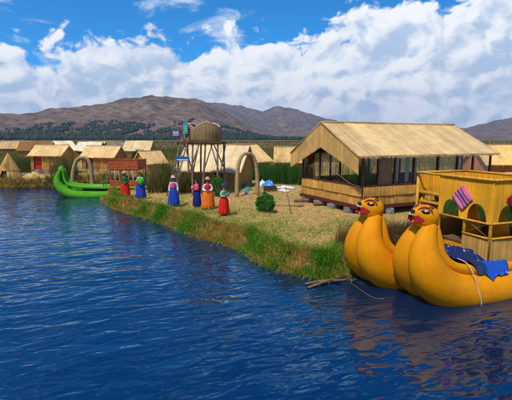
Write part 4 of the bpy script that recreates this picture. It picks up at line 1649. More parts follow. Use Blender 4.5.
def conical_hut():
    p = on_ground(10, 179)
    root = empty('conical_hut', (p.x, p.y, gz(p.x, p.y) - 0.05), 0, 'conical reed hut with dark doorway at the left edge', 'hut')
    KEEP.append((p.x, p.y, 1.5))
    rb, H = 1.2, 2.3
    n = 110
    for r0, r1, z0, z1, off in ((rb, 0.66, 0.0, 1.05, 0.03), (0.76, 0.03, 0.9, H, 0.05)):
        V = []
        C = []
        T = []
        cols = col_jit((0.52, 0.31, 0.10), n, 0.3)
        for k in range(n):
            a0 = 2 * PI * (k - 0.1) / n
            a1 = 2 * PI * (k + 1.1) / n
            am = (a0 + a1) / 2
            front = abs((am + PI / 2 + PI) % (2 * PI) - PI) < 0.26 and z0 == 0
            zb = 0.95 if front else z0 - rng.uniform(0, 0.1)
            f = (zb - z0) / (z1 - z0)
            rr0 = r0 + (r1 - r0) * f
            b = len(V)
            ro = rng.uniform(0, 0.03)
            for aa_, r_, z_ in ((a0, rr0, zb), (am, rr0 + off + ro, zb), (a1, rr0, zb), (a0, r1, z1), (am, r1 + off * 0.5, z1 + 0.05), (a1, r1, z1)):
                V.append((r_ * math.cos(aa_), r_ * math.sin(aa_), z_))
                C.append(cols[k])
            T += [(b, b + 1, b + 4), (b, b + 4, b + 3), (b + 1, b + 2, b + 5), (b + 1, b + 5, b + 4)]
        link('thatch_tier', fast_mesh('thatch_tier', V, T, C), reed_m, root)
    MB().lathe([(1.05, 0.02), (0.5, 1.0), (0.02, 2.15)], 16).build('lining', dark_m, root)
    MB().tube([(0, 0, 2.15), (0.02, 0, 2.5)], [0.05, 0.02], 6).build('finial', wood_m, root)


conical_hut()


# ------------------------------------------------------------------ arches
def reed_arch(px1, py1, px2, py2, pytop, r, label, lean=0.0):
    a = on_ground(px1, py1)
    b = on_ground(px2, py2)
    mid = (a + b) / 2
    zt = at((px1 + px2) / 2, pytop, Y=mid.y).z - r
    root = empty('reed_arch', (mid.x, mid.y, gz(mid.x, mid.y)), 0, label, 'arch', 'straw arches on the island')
    d = (b - a) / 2
    H = zt - root.location.z
    pts = []
    for k in range(19):
        t = PI * k / 18
        u = -math.cos(t)
        u = math.copysign(abs(u) ** 0.75, u)
        w_ = 1.0
        pts.append((d.x * u * w_ + lean * math.sin(t), d.y * u, H * math.sin(t) ** 0.62 if 0 < k < 18 else -0.12))
    rad = [r * (1.12 - 0.28 * math.sin(PI * k / 18)) for k in range(19)]
    c = catmull([(*p, q) for p, q in zip(pts, rad)], 3)
    MB().tube(c[:, :3], list(c[:, 3]), 14).build('bundle', arch_m, root)
    for k in range(4, len(c) - 4, 5):
        P0 = Vector(c[k, :3])
        t = (Vector(c[k + 1, :3]) - Vector(c[k - 1, :3])).normalized()
        sx = t.cross(Vector((0, 1, 0))).normalized()
        sy = t.cross(sx)
        ring = [P0 + (sx * math.cos(2 * PI * i / 12) + sy * math.sin(2 * PI * i / 12)) * (c[k, 3] + 0.008) for i in range(13)]
        MB().tube(ring, 0.006, 5).build('binding', arch_m, root)
    return root


reed_arch(237, 197, 257.5, 195, 151.5, 0.12, 'tall straw-coloured reed arch left of the round bush')
reed_arch(72, 181, 92, 181, 155.5, 0.17, 'grey straw reed arch behind the green boat', 0.15)


# ------------------------------------------------------------------ watchtower
def watchtower():
    p = at(203, 196, Y=26.8)
    z0 = gz(p.x, p.y)
    s = p.y / F
    root = empty('watchtower', (p.x, p.y, z0), R(-8), 'wooden pole watchtower with a round reed lookout on top', 'tower')
    KEEP.append((p.x, p.y, 1.0))
    zp = at(203, 142.5, Y=26.8).z - z0
    hw, hd = 1.22, 0.85
    tops = [(-hw, -hd), (-0.35, -hd), (0.45, -hd), (hw, -hd), (-hw, hd), (-0.3, hd), (hw, hd)]
    feet = [(-1.35, -1.0), (-0.38, -0.95), (0.2, -0.95), (1.25, -0.98), (-1.2, 1.0), (-0.4, 1.0), (1.3, 1.0)]
    for (tx, ty), (fx_, fy_) in zip(tops, feet):
        mid = ((tx + fx_) / 2 + random.uniform(-.05, .05), (ty + fy_) / 2, zp / 2)
        c = catmull([(fx_, fy_, -0.15), mid, (tx, ty, zp)], 4)
        MB().tube(c, list(np.linspace(0.075, 0.055, len(c))), 8).build('leg', pole_m, root)
    for A, B in (((-0.38, -0.93, zp * 0.45), (-0.9, -hd, zp)), ((-0.35, -0.93, zp * 0.45), (0.05, -hd, zp)), ((0.25, -0.93, zp * 0.4), (0.9, -hd, zp)),
                 ((1.25, -0.93, zp * 0.5), (0.75, -hd, zp)), ((1.25, 0.95, zp * 0.45), (0.5, hd, zp)), ((-1.1, 0.95, zp * 0.4), (-0.4, hd, zp)),
                 ((1.3, -0.98, zp * 0.3), (1.3, 0.98, zp * 0.95))):
        MB().tube([A, B], 0.04, 7).build('brace', pole_m, root)
    for y in np.linspace(-hd - 0.1, hd + 0.1, 9):
        MB().bar((-hw - 0.15, y, zp + 0.04), (hw + 0.15, y, zp + 0.04), 0.19, 0.05).build('floor_plank', wood_m, root)
    for y in (-hd, hd):
        MB().tube([(-hw - 0.2, y, zp - 0.05), (hw + 0.2, y, zp - 0.05)], 0.055, 8).build('floor_beam', pole_m, root)
    # lookout: reed wall round an oval, its rim in two humps
    nst = 150
    zb = zp + 0.07
    V = []
    C = []
    T = []
    cols = col_jit((0.27, 0.175, 0.085), nst, 0.25)
    rim = []
    for k in range(nst):
        a = 2 * PI * k / nst

        def top(a):
            x = math.cos(a)
            f = (x + 1) / 2
            if f < 0.38:
                return 0.72 + 0.40 * max(0, math.sin(PI * min(1, f / 0.38 * 0.75 + 0.25))) ** 0.8
            return 0.72 + 0.42 * max(0, math.sin(PI * (f - 0.38) / 0.68)) ** 0.8
        for j, aa_ in enumerate((a, a + PI / nst, a + 2.2 * PI / nst)):
            bul = 0.03 if j == 1 else 0
            for f in (0, 0.5, 1):
                rx = (1.15 + bul) * (1 + 0.06 * math.sin(PI * f))
                ry = (0.78 + bul) * (1 + 0.06 * math.sin(PI * f))
                V.append((rx * math.cos(aa_), ry * math.sin(aa_), zb + f * top(aa_)))
                C.append(cols[k] * (1.0 if f < 1 else 1.3))
        b = k * 9
        for j in range(2):
            for f in range(2):
                q = b + j * 3 + f
                T += [(q, q + 3, q + 4), (q, q + 4, q + 1)]
        rim.append((1.16 * math.cos(a), 0.79 * math.sin(a), zb + top(a) + 0.01))
    link('lookout_wall', fast_mesh('lookout_wall', V, T, C), reed_m, root)
    MB().tube(rim + [rim[0]], 0.035, 6).build('rim_roll', plain('pale_rim', (0.55, 0.46, 0.28), 0.8), root)
    for zz in (zb + 0.10,):
        MB().tube([(1.22 * math.cos(2 * PI * k / 40), 0.85 * math.sin(2 * PI * k / 40), zz) for k in range(41)], 0.018, 5).build('binding', wood_m, root)
    # roof mat over the bigger hump
    # ladder
    lad = empty('ladder', (0, 0, 0))
    lad.parent = root
    A0, A1 = Vector((-1.95, -1.35, -0.05)), Vector((-1.0, -hd - 0.1, zp + 0.35))
    off = Vector((0.42, 0.0, 0.0))
    for o_ in (Vector((0, 0, 0)), off):
        MB().tube([A0 + o_, A1 + o_], 0.04, 7).build('stringer', pole_m, lad)
    for k in range(9):
        q = A0.lerp(A1, (k + 0.7) / 9.8)
        MB().tube([q - off * 0.1, q + off * 1.1], 0.028, 6).build('rung', pole_m, lad)
    # painted panels: teal board, small tricolour, blue board lower down
    v = []
    n = 8
    for k in range(n + 1):
        t = PI * k / n
        v.append((0.21 * math.cos(t), 0, 0.30 + 0.14 * math.sin(t)))
    v += [(-0.21, 0, -0.26), (0.21, 0, -0.26)]
    nv_ = len(v)
    b = MB().add(v + [(x, 0.03, z) for x, y, z in v], [tuple(range(nv_))[::-1], tuple(range(nv_, 2 * nv_))] +
                 [(k, (k + 1) % nv_, (k + 1) % nv_ + nv_, k + nv_) for k in range(nv_)])
    bd = b.build('teal_board', plain('teal_sign', (0.02, 0.30, 0.30), 0.5, 0.35, 5), root, (-0.80, -0.80, zb + 0.72), (0, 0, R(-35)))
    for k, (w_, z) in enumerate(((0.26, 0.2), (0.3, 0.08), (0.22, -0.04))):
        MB().box((0, -0.006, z), (w_, 0.006, 0.035)).build('painted_mark', plain('pale_mark', (0.45, 0.6, 0.5), 0.6) if 'pale_mark' not in MATS else MATS['pale_mark'], bd)
    fl = empty('flag_board', (-1.45, -0.75, zb + 0.42), R(-12))
    fl.parent = root
    for k, cc in enumerate(((0.02, 0.04, 0.18), (0.52, 0.20, 0.26), (0.34, 0.34, 0.45))):
        mt = plain('flag_%d' % k, cc, 0.7)
        MB().box((0, 0, 0.14 * (k - 1)), (0.42, 0.02, 0.14)).build('stripe', mt, fl)
    MB().tube([(0.2, 0.02, -0.7), (0.2, 0.02, 0.3)], 0.02, 6).build('flag_staff', pole_m, fl)
    bb = MB().box((-0.95, -1.12, zp * 0.70), (0.85, 0.03, 0.26)).build('blue_board', plain('blue_sign', (0.015, 0.09, 0.30), 0.5, 0.3), root)
    MB().box((-0.95, -1.14, zp * 0.70 - 0.06), (0.7, 0.008, 0.05)).build('painted_mark', white_m, bb)


watchtower()


# ------------------------------------------------------------------ people
def skin_mesh(name, pts, edges, rad, mat, parent, root_i=0, sub=2):
    me = bpy.data.meshes.new(name)
    me.from_pydata([tuple(p) for p in pts], edges, [])
    o = link(name, me, mat, parent)
    md = o.modifiers.new('skin', 'SKIN')
    md.use_smooth_shade = True
    md.branch_smoothing = 0.4
    if not me.skin_vertices:
        me.attributes.new('skin', 'FLOAT', 'POINT')
    sv = me.skin_vertices[0].data
    for i, r in enumerate(rad):
        sv[i].radius = (r, r) if not hasattr(r, '__len__') else r
        sv[i].use_root = (i == root_i)
    ss = o.modifiers.new('sub', 'SUBSURF')
    ss.levels = ss.render_levels = sub
    return o


CM = {}


def cm(name, c, rough=0.85):
    if name not in CM:
        CM[name] = plain('cloth_' + name, c, rough, 0.22, 14, 0.25, 60, 0.15)
    return CM[name]


def person(px, py, h, face, label, skirt, top, vest=None, hat=None, arms='down', braids=True, hold=None, sleeve=None, skirt_w=1.0):
    """a woman in a full pleated skirt; local -y is where she faces"""
    p = on_ground(px, py)
    k = h / 1.56
    root = empty('person', (p.x, p.y, gz(p.x, p.y) + 0.0), face, label, 'person', 'women standing along the island edge')
    root.scale = (k, k, k)
    KEEP.append((p.x, p.y, 0.35))
    # joints
    P = [(0, 0, 0.84), (0, 0, 1.02), (0, 0, 1.16), (0, 0.0, 1.27), (0, -0.005, 1.335), (0, -0.015, 1.41), (0, -0.01, 1.475), (0, 0.0, 1.525)]
    E = [(i, i + 1) for i in range(7)]
    RD = [0.11, 0.105, 0.115, 0.062, 0.045, 0.072, 0.085, 0.055]

    def add(pt, frm, r):
        P.append(pt)
        RD.append(r)
        E.append((frm, len(P) - 1))
        return len(P) - 1
    # nose
    arm_pts = []
    for s in (-1, 1):
        sh = add((0.135 * s, 0, 1.235), 3, 0.05)
        if arms == 'down' or (arms == 'carry_r' and s < 0 and False):
            el, wr = (0.21 * s, 0.02, 0.99), (0.215 * s, -0.05, 0.77)
        elif arms == 'fold':
            el, wr = (0.22 * s, -0.01, 1.0), (0.07 * s, -0.19, 0.95)
        else:                       # hold a bundle in front
            el, wr = (0.21 * s, -0.02, 1.0), (0.10 * s, -0.23, 1.03)
        e1 = add(el, sh, 0.042)
        w1 = add(wr, e1, 0.03)
        d = (Vector(wr) - Vector(el)).normalized()
        lat = Vector((0, -1, 0)) if arms == 'down' else Vector((0, 0, 1))
        lat = (lat - d * lat.dot(d)).normalized()
        pc = Vector(wr) + d * 0.055
        pl = add(tuple(pc), w1, 0.03)
        curl = Vector((-s, 0, 0)) if arms == 'down' else Vector((0, 1, 0))
        for j, (o_, ln) in enumerate(((-0.027, 0.058), (-0.009, 0.07), (0.009, 0.066), (0.027, 0.05))):
            b = pc + lat * o_ + d * 0.022
            f1 = add(tuple(b), pl, 0.010)
            f2 = add(tuple(b + d * ln * 0.55), f1, 0.009)
            add(tuple(b + d * ln * 0.85 + curl * ln * 0.4), f2, 0.008)
        t1 = add(tuple(Vector(wr) + d * 0.03 + lat * 0.035), w1, 0.011)
        add(tuple(Vector(wr) + d * 0.065 + lat * 0.055), t1, 0.009)
        arm_pts.append(((0.135 * s, 0, 1.235), el, wr))
        # legs
        hp = add((0.085 * s, 0, 0.78), 0, 0.085)
        kn = add((0.085 * s, -0.02, 0.44), hp, 0.055)
        an = add((0.085 * s, 0.01, 0.09), kn, 0.037)
        hl = add((0.085 * s, 0.0, 0.035), an, 0.036)
        add((0.09 * s, -0.12, 0.028), hl, 0.028)
    skin_mesh('body', P, E, RD, skin_m, root)
    # shoes
    for s in (-1, 1):
        c = catmull([(0.085 * s, 0.06, 0.03, 0.03), (0.085 * s, 0.02, 0.04, 0.045), (0.088 * s, -0.07, 0.035, 0.042), (0.09 * s, -0.155, 0.025, 0.022)], 3)
        MB().tube(c[:, :3], list(c[:, 3]), 10).build('shoe', black_m, root)
    # face
    for s in (-1, 1):
        MB().lathe([(0.001, -0.009), (0.012, 0), (0.001, 0.009)], 8, (0.032 * s, -0.093, 1.462)).build('eye', black_m, root)
        MB().lathe([(0.004, -0.022), (0.014, 0), (0.004, 0.022)], 8, (0.087 * s, 0.0, 1.44)).build('ear', skin_m, root)
    MB().tube([(0, -0.088, 1.465), (0, -0.108, 1.432), (0, -0.09, 1.424)], [0.008, 0.015, 0.008], 8).build('nose', skin_m, root)
    MB().tube([(-0.024, -0.086, 1.397), (0, -0.094, 1.394), (0.024, -0.086, 1.397)], [0.004, 0.007, 0.004], 6).build('mouth', cm('lip', (0.22, 0.03, 0.03)), root)
    # hair cap and plaits
    v = []
    f = []
    nu, nv = 14, 7
    for j in range(nv + 1):
        th = 0.62 * PI * j / nv
        for i in range(nu):
            ph = 2 * PI * i / nu
            dx, dy, dz = math.sin(th) * math.cos(ph), math.sin(th) * math.sin(ph), math.cos(th)
            r = 0.1 if dy > -0.35 else 0.1 - 0.02 * (-0.35 - dy) * (1 if dz < 0.45 else 0)
            zlift = 0.06 if (dy < -0.3 and th > 0.3 * PI) else 0
            v.append((dx * r, dy * r * 1.05 + 0.008, 1.462 + dz * 0.098 + zlift))
    for j in range(nv):
        for i in range(nu):
            i2 = (i + 1) % nu
            f.append((j * nu + i, (j + 1) * nu + i, (j + 1) * nu + i2, j * nu + i2))
    MB().add(v, f, True).build('hair', hair_m, root)
    if braids:
        for s in (-1, 1):
            c = catmull([(0.07 * s, 0.06, 1.42, 0.028), (0.09 * s, 0.10, 1.30, 0.024), (0.085 * s, 0.13, 1.12, 0.02), (0.07 * s, 0.14, 0.95, 0.01)], 4)
            MB().tube(c[:, :3], [q * (1 + 0.2 * math.sin(i * 2.2)) for i, q in enumerate(c[:, 3])], 8).build('plait', hair_m, root)
    # blouse: torso and sleeves
    BP = [(0, 0, 0.93), (0, 0, 1.05), (0, 0, 1.17), (0, 0, 1.265), (0, 0, 1.30)]
    BE = [(0, 1), (1, 2), (2, 3), (3, 4)]
    BR = [0.128, 0.128, 0.135, 0.085, 0.06]
    for sh, el, wr in arm_pts:
        i0 = len(BP)
        wr2 = tuple(Vector(el).lerp(Vector(wr), 0.9))
        mid = tuple(Vector(sh).lerp(Vector(el), 0.5) + Vector((0.012 * (1 if sh[0] > 0 else -1), 0, 0)))
        BP += [sh, mid, el, wr2]
        BE += [(3, i0), (i0, i0 + 1), (i0 + 1, i0 + 2), (i0 + 2, i0 + 3)]
        BR += [0.068, 0.066, 0.060, 0.044]
    skin_mesh('blouse', BP, BE, BR, sleeve or top, root)
    # vest over it
    vm = vest or top
    MB().lathe([(0.150, 0.91), (0.156, 0.98), (0.158, 1.08), (0.165, 1.17), (0.150, 1.235), (0.085, 1.285)], 20, (0, -0.004, 0), None, 1.0, 0.86).build('vest', vm, root)
    # skirt: pleats that open towards the hem
    ph0 = random.uniform(0, 6)

    def pleat(a, t):
        return 1 + t * 0.055 * math.sin(13 * a + ph0) + t * 0.035 * math.sin(5 * a + ph0 * 2)
    pr = [(0.10, 1.0), (0.150, 0.985), (0.170, 0.94), (0.225, 0.84), (0.255, 0.70), (0.272, 0.50), (0.292, 0.30), (0.312, 0.115), (0.305, 0.105), (0.10, 0.13)]
    pr = [(r * (1 + (skirt_w - 1) * min(1, i / 4)), z) for i, (r, z) in enumerate(pr)]
    sk = MB().lathe(pr, 64, (0, 0.01, 0), pleat, 1.0, 0.86).build('skirt', skirt, root)
    MB().lathe([(0.155, 0.955), (0.168, 0.96), (0.166, 1.0), (0.152, 1.005)], 20, (0, 0.004, 0), None, 1, 0.87).build('waistband', cm('band', (0.10, 0.03, 0.05)), root)
    if hat:
        hm_, brim = hat
        MB().lathe([(brim, 1.512), (brim + 0.004, 1.518), (0.105, 1.535), (0.098, 1.58), (0.088, 1.615), (0.05, 1.632), (0.005, 1.636)], 24, (0, 0.01, 0)).build('hat', hm_, root)
    if hold:
        hm2, sz, off = hold
        r = np.random.default_rng(5)
        v = []
        f = []
        nu, nv = 12, 8
        for j in range(nv + 1):
            th = PI * j / nv
            for i in range(nu):
                ph = 2 * PI * i / nu
                k2 = 1 + 0.12 * math.sin(3 * ph + j) + 0.08 * math.cos(5 * ph)
                v.append((off[0] + sz[0] * math.sin(th) * math.cos(ph) * k2, off[1] + sz[1] * math.sin(th) * math.sin(ph) * k2, off[2] + sz[2] * math.cos(th)))
        for j in range(nv):
            for i in range(nu):
                i2 = (i + 1) % nu
                f.append((j * nu + i, (j + 1) * nu + i, (j + 1) * nu + i2, j * nu + i2))
        b = MB().add(v, f, True).build('cloth_bundle', hm2)
        b.matrix_world = Matrix.Translation(root.location) @ Matrix.Rotation(face, 4, 'Z') @ Matrix.Scale(k, 4)
        return root, b
    return root, None


BLUE = cm('royal_blue', (0.018, 0.05, 0.36))
NAVY = cm('navy', (0.014, 0.018, 0.17))
REDS = cm('scarlet', (0.62, 0.022, 0.012))
ORANGE = cm('orange', (0.72, 0.15, 0.015))
PINKC = cm('pink', (0.62, 0.09, 0.17))
REDT = cm('crimson', (0.50, 0.02, 0.05))
GREENC = cm('dark_green', (0.02, 0.13, 0.035))
GREENB = cm('bright_green', (0.06, 0.42, 0.03))
WHITEC = cm('white', (0.70, 0.68, 0.70))
STRAWH = cm('straw_hat', (0.50, 0.33, 0.14))
PALEH = cm('pale_hat', (0.60, 0.42, 0.36))
BLUEH = cm('blue_hat', (0.02, 0.07, 0.24))
TEALC = cm('grass_green', (0.03, 0.28, 0.08))
PALEG = cm('pale_green_blouse', (0.34, 0.44, 0.36))

person(125.5, 198, 1.58, R(8), 'woman in straw hat, green top and scarlet skirt by the green boat', REDS, PALEG, GREENC, (STRAWH, 0.19), 'fold', True, None, GREENC)
_, b = person(141, 199, 1.60, R(-12), 'bareheaded woman in royal blue skirt with a bright green bundle', BLUE, PALEG, PALEG, None, 'hold', True,
              (GREENB, (0.19, 0.12, 0.24), (0.13, -0.22, 1.06)), PALEG)
tag(b, 'bright green cloth bundle held by the woman in the blue skirt', 'bundle', 'bundles carried by the women')
person(174, 206.5, 1.56, R(4), 'woman with pink vest, white sleeves and royal blue skirt, arms hanging down', BLUE, WHITEC, PINKC, (PALEH, 0.15), 'down', True, None, WHITEC)
_, b = person(197, 207.5, 1.50, R(-62), 'bareheaded woman in pink top and navy skirt turned to her right', NAVY, PINKC, PINKC, None, 'hold', True,
              (cm('orange_bundle', (0.66, 0.22, 0.06)), (0.17, 0.075, 0.085), (0.0, -0.235, 1.11)), PINKC, 0.88)
tag(b, 'orange and white swaddled bundle held by the woman in the navy skirt', 'bundle', 'bundles carried by the women')
person(208, 209.5, 1.58, R(6), 'woman in pale hat, crimson top and orange skirt', ORANGE, REDT, REDT, (STRAWH, 0.16), 'fold', True, None, WHITEC, 1.12)
_, b = person(224, 215.5, 1.42, R(50), 'woman in blue cap, green top and scarlet skirt nearest the arch', REDS, TEALC, TEALC, (BLUEH, 0.115), 'hold', True,
              (cm('grey_bundle', (0.20, 0.18, 0.26)), (0.16, 0.075, 0.075), (0.02, -0.235, 1.09)), PALEG)
tag(b, 'dull violet cloth bundle held by the woman in the blue cap', 'bundle', 'bundles carried by the women')


# ------------------------------------------------------------------ things lying on the island
def oar(a, b, r, label, cat='pole', name='pole'):
    m = MB().tube([a, tuple((Vector(a) + Vector(b)) / 2 + Vector((0.02, 0, 0.01))), b], [r, r, r * 0.8], 7)
    return tag(m.build(name, wood_m), label, cat)


q = on_ground(291.5, 214)
oar((q.x, q.y, q.z - 0.1), tuple(at(285.5, 187, Y=q.y + 0.25)), 0.022, 'thin leaning stick stuck in the straw right of the bush')
a_, b_ = on_ground(271, 206), on_ground(304, 207)
tag(MB().tube([(a_.x, a_.y, a_.z + 0.09), ((a_.x + b_.x) / 2, (a_.y + b_.y) / 2, a_.z + 0.1), (b_.x, b_.y, b_.z + 0.09)], [0.10, 0.11, 0.09], 10).build(
    'straw_roll', arch_m), 'long straw roll lying on the ground right of the bush', 'roll')
for k, (p1, p2, lab) in enumerate([((308, 287.5), (346, 276), 'longest brown pole floating at the island corner beside the yellow prows'),
                                   ((318, 283), (350, 279.5), 'middle brown pole floating at the island corner'),
                                   ((305, 284), (333, 280), 'short brown pole floating nearest the reed edge')]):
    a_, b_ = at(*p1, z=0.03), at(*p2, z=0.10)
    tag(MB().tube([a_, (a_ + b_) / 2 + Vector((0, 0.03, 0.01)), b_], [0.035, 0.04, 0.03], 8).build('floating_pole', wood_m), lab, 'pole', 'poles floating at the island corner')


def crumpled(name, px, py, size, col, label, cat, rough=0.4, seed=1, zlift=0.0):
    """a heap of sheet material: low mound of sharp folds"""
    p = on_ground(px, py)
    n = 20
    U, V_ = np.meshgrid(np.linspace(-1, 1, n), np.linspace(-1, 1, n))
    rr_ = np.clip(1 - np.maximum(np.abs(U), np.abs(V_)) ** 2.2, 0, 1)
    Z = rr_ * (0.65 + 0.9 * np.abs(fbm(U * 2.2 + seed * 7, V_ * 2.2 + seed * 3, 3) - 0.5) * 2)
    m = grid_mesh(name, U * size[0] / 2 * (1 + 0.15 * np.sin(V_ * 3 + seed)), V_ * size[1] / 2, Z * size[2] + 0.02)
    mt = plain(name + '_%d' % seed, col, rough, 0.2, 6, 0.3, 25, 0.5)
    return tag(link(name, m, mt, None, (p.x, p.y, p.z + zlift), (0, 0, seed)), label, cat)


crumpled('tarpaulin', 268, 188, (0.95, 0.7, 0.42), (0.05, 0.25, 0.62), 'blue tarpaulin heaped on the straw behind the bush', 'tarpaulin', 0.35, 2, 0.12)
crumpled('plastic_sheet', 262.5, 186, (0.8, 0.6, 0.40), (0.62, 0.68, 0.74), 'white plastic sheet heaped beside the blue tarpaulin', 'sheet', 0.35, 3)
crumpled('cloth_heap', 247.5, 191, (0.6, 0.5, 0.3), (0.06, 0.22, 0.14), 'green cloth heap inside the straw arch', 'cloth', 0.7, 4)
crumpled('cloth_heap', 246, 195, (0.5, 0.4, 0.2), (0.30, 0.28, 0.27), 'grey cloth heap at the foot of the straw arch', 'cloth', 0.8, 5)
crumpled('straw_heap', 33, 178.5, (1.9, 1.2, 0.5), (0.56, 0.36, 0.11), 'straw heap in front of the hut with the red door', 'straw', 0.9, 6)
crumpled('cloth_heap', 27, 176, (0.8, 0.6, 0.3), (0.05, 0.12, 0.16), 'dark teal cloth heap beside the hut with the red door', 'cloth', 0.8, 7)
crumpled('sack_heap', 246, 187.5, (0.9, 0.5, 0.3), (0.22, 0.23, 0.28), 'grey sack heap behind the straw arch', 'sack', 0.8, 8)


def crate(px, py, label):
    p = on_ground(px, py)
    r = empty('crate', p, R(12), label, 'crate')
    for k in range(3):
        for y in (-0.24, 0.24):
            MB().box((0, y, 0.07 + 0.12 * k), (0.8, 0.025, 0.1)).build('slat', dark_m, r)
        for x in (-0.4, 0.4):
            MB().box((x, 0, 0.07 + 0.12 * k), (0.025, 0.5, 0.1)).build('slat', dark_m, r)
    MB().box((0, 0, 0.02), (0.78, 0.46, 0.03)).build('base_board', dark_m, r)


crate(270, 191.5, 'dark slatted crate behind the round bush')
for k, (px, py, L, rz, lab) in enumerate([(281, 189, 0.9, 20, 'white board lying on the straw next to the dark crate'),
                                         (288, 188.5, 1.0, -30, 'white board lying on the straw in front of the green reeds'),
                                         (284, 192, 0.7, -40, 'small white board lying on the straw left of the leaning stick')]):
    p = on_ground(px, py)
    m = MB()
    for j in range(3):
        m.box((0, 0.13 * (j - 1), 0.0), (L, 0.12, 0.025))
    o = m.build('white_board', white_m, None, (p.x, p.y, p.z + 0.10), (R(10), R(6), R(rz)))
    tag(o, lab, 'board', 'white boards on the straw')


def grey_mound():
    """tarpaulin-covered heap beyond the right end of the hut"""
    p = at(509, 182, Y=24.5)
    z = gz(p.x, p.y)
    n = 26
    U, V_ = np.meshgrid(np.linspace(-1, 1, n), np.linspace(-1, 1, n))
    Z = np.clip(1 - np.abs(U) ** 3.0, 0, 1) * np.clip(1 - np.abs(V_) ** 3.0, 0, 1)
    Z = Z ** 0.55 * (1.0 + 0.25 * (fbm(U * 3, V_ * 3, 4) - 0.5)) * 1.55
    mt = plain('grey_sheeting', (0.36, 0.37, 0.40), 0.8, 0.4, 3.0, 0.9, 9.0)
    KEEP.append((p.x + 0.6, p.y + .6, 2.0))
    o = link('covered_heap', grid_mesh('covered_heap', U * 1.5, V_ * 1.2, Z - 0.02), mt, None, (p.x + 0.9, p.y + 0.8, z - 0.05))
    tag(o, 'grey sheet-covered heap beyond the right end of the glazed hut', 'heap')


grey_mound()


# ------------------------------------------------------------------ vegetation
def leaf_bush(px, py, rad, n, label, col, name='round_bush', squash=1.0):
    p = on_ground(px, py)
    root = empty(name, (p.x, p.y, gz(p.x, p.y)), 0, label, 'bush')
    KEEP.append((p.x, p.y, rad))
    for k in range(6):
        a = k * 1.1
        MB().tube([(0, 0, -0.05), (0.2 * rad * math.cos(a), 0.2 * rad * math.sin(a), rad * 0.6), (0.55 * rad * math.cos(a), 0.55 * rad * math.sin(a), rad * (1.1 + 0.1 * k))],
                  [0.025, 0.018, 0.008], 5).build('stem', wood_m, root)
    d = rng.normal(0, 1, (n, 3))
    d /= np.linalg.norm(d, axis=1)[:, None]
    lump = 0.48 + 1.0 * fbm(d[:, 0] * 1.9 + px, d[:, 1] * 1.9 + d[:, 2] * 2.7, 3)
    r = rad * lump * rng.uniform(0.45, 1.0, n) ** 0.45
    c = d * r[:, None]
    c[:, 2] = c[:, 2] * squash + rad * squash * 0.95
    c = c[c[:, 2] > 0.02]
    n = len(c)
    ax = rng.normal(0, 1, (n, 3)) + d[:n] * 0.8 + np.array([0, 0, 0.5])
    ax /= np.linalg.norm(ax, axis=1)[:, None]
    sd = np.cross(ax, rng.normal(0, 1, (n, 3)))
    sd /= np.linalg.norm(sd, axis=1)[:, None]
    L = rad * rng.uniform(0.09, 0.17, n)[:, None]
    V = np.stack([c - ax * L * 0.5, c + sd * L * 0.3, c + ax * L * 0.6, c - sd * L * 0.3], 1).reshape(-1, 3)
    T = (np.array([(0, 1, 2), (0, 2, 3)])[None] + (np.arange(n) * 4)[:, None, None]).reshape(-1, 3)
    C = np.repeat(col_jit(col, n, 0.45, 0.15), 4, axis=0)
    o = link('foliage', fast_mesh('foliage', V, T, C), grass_m, root)
    o['kind'] = 'stuff'


leaf_bush(265, 212, 0.46, 5200, 'round bright green bush beside the straw arch', (0.045, 0.20, 0.018))
leaf_bush(217, 196, 0.42, 2600, 'leafy green bush behind the woman in orange skirt', (0.05, 0.19, 0.02), 'leafy_bush', 1.5)
leaf_bush(143, 181, 0.75, 3000, 'green shrub right of the red boat cabin', (0.04, 0.15, 0.025), 'leafy_bush', 1.3)
leaf_bush(139, 168, 0.95, 3200, 'dark green shrub behind the red boat cabin', (0.03, 0.11, 0.03), 'leafy_bush', 1.2)


def reed_clump(px, py, rx, ry, n, h, label, cols, Y=None, lean=0.16, w=0.022):
    p = on_ground(px, py) if Y is None else at(px, py, Y=Y)
    z0 = gz(p.x, p.y)
    KEEP.append((p.x, p.y, min(rx, ry) * 0.8))
    a = rng.uniform(0, 2 * PI, n)
    r = np.sqrt(rng.random(n))
    pos = np.stack([rx * r * np.cos(a), ry * r * np.sin(a), np.zeros(n) - 0.1], 1)
    L = h * rng.uniform(0.45, 1.12, n) * (1.05 - 0.35 * r ** 2)
    mix = rng.random(n)
    c = np.zeros((n, 3))
    acc = 0
    for wgt, cc in cols:
        k = (mix >= acc) & (mix < acc + wgt)
        c[k] = col_jit(cc, int(k.sum()), 0.35, 0.12)
        acc += wgt
    tuft = rng.integers(0, 9, n)
    az = a * 0.6 + tuft * 0.7 + rng.normal(0, 0.5, n)
    V, T, C = blades(pos, az, L, np.abs(rng.normal(0, lean, n)) + 0.02, np.full(n, w) * rng.uniform(0.6, 1.4, n), c, 1.0)
    o = link('reed_clump', fast_mesh('reed_clump', V, T, C), grass_m, None, (p.x, p.y, z0))
    return tag(o, label, 'reeds', 'tall reed clumps on the island')


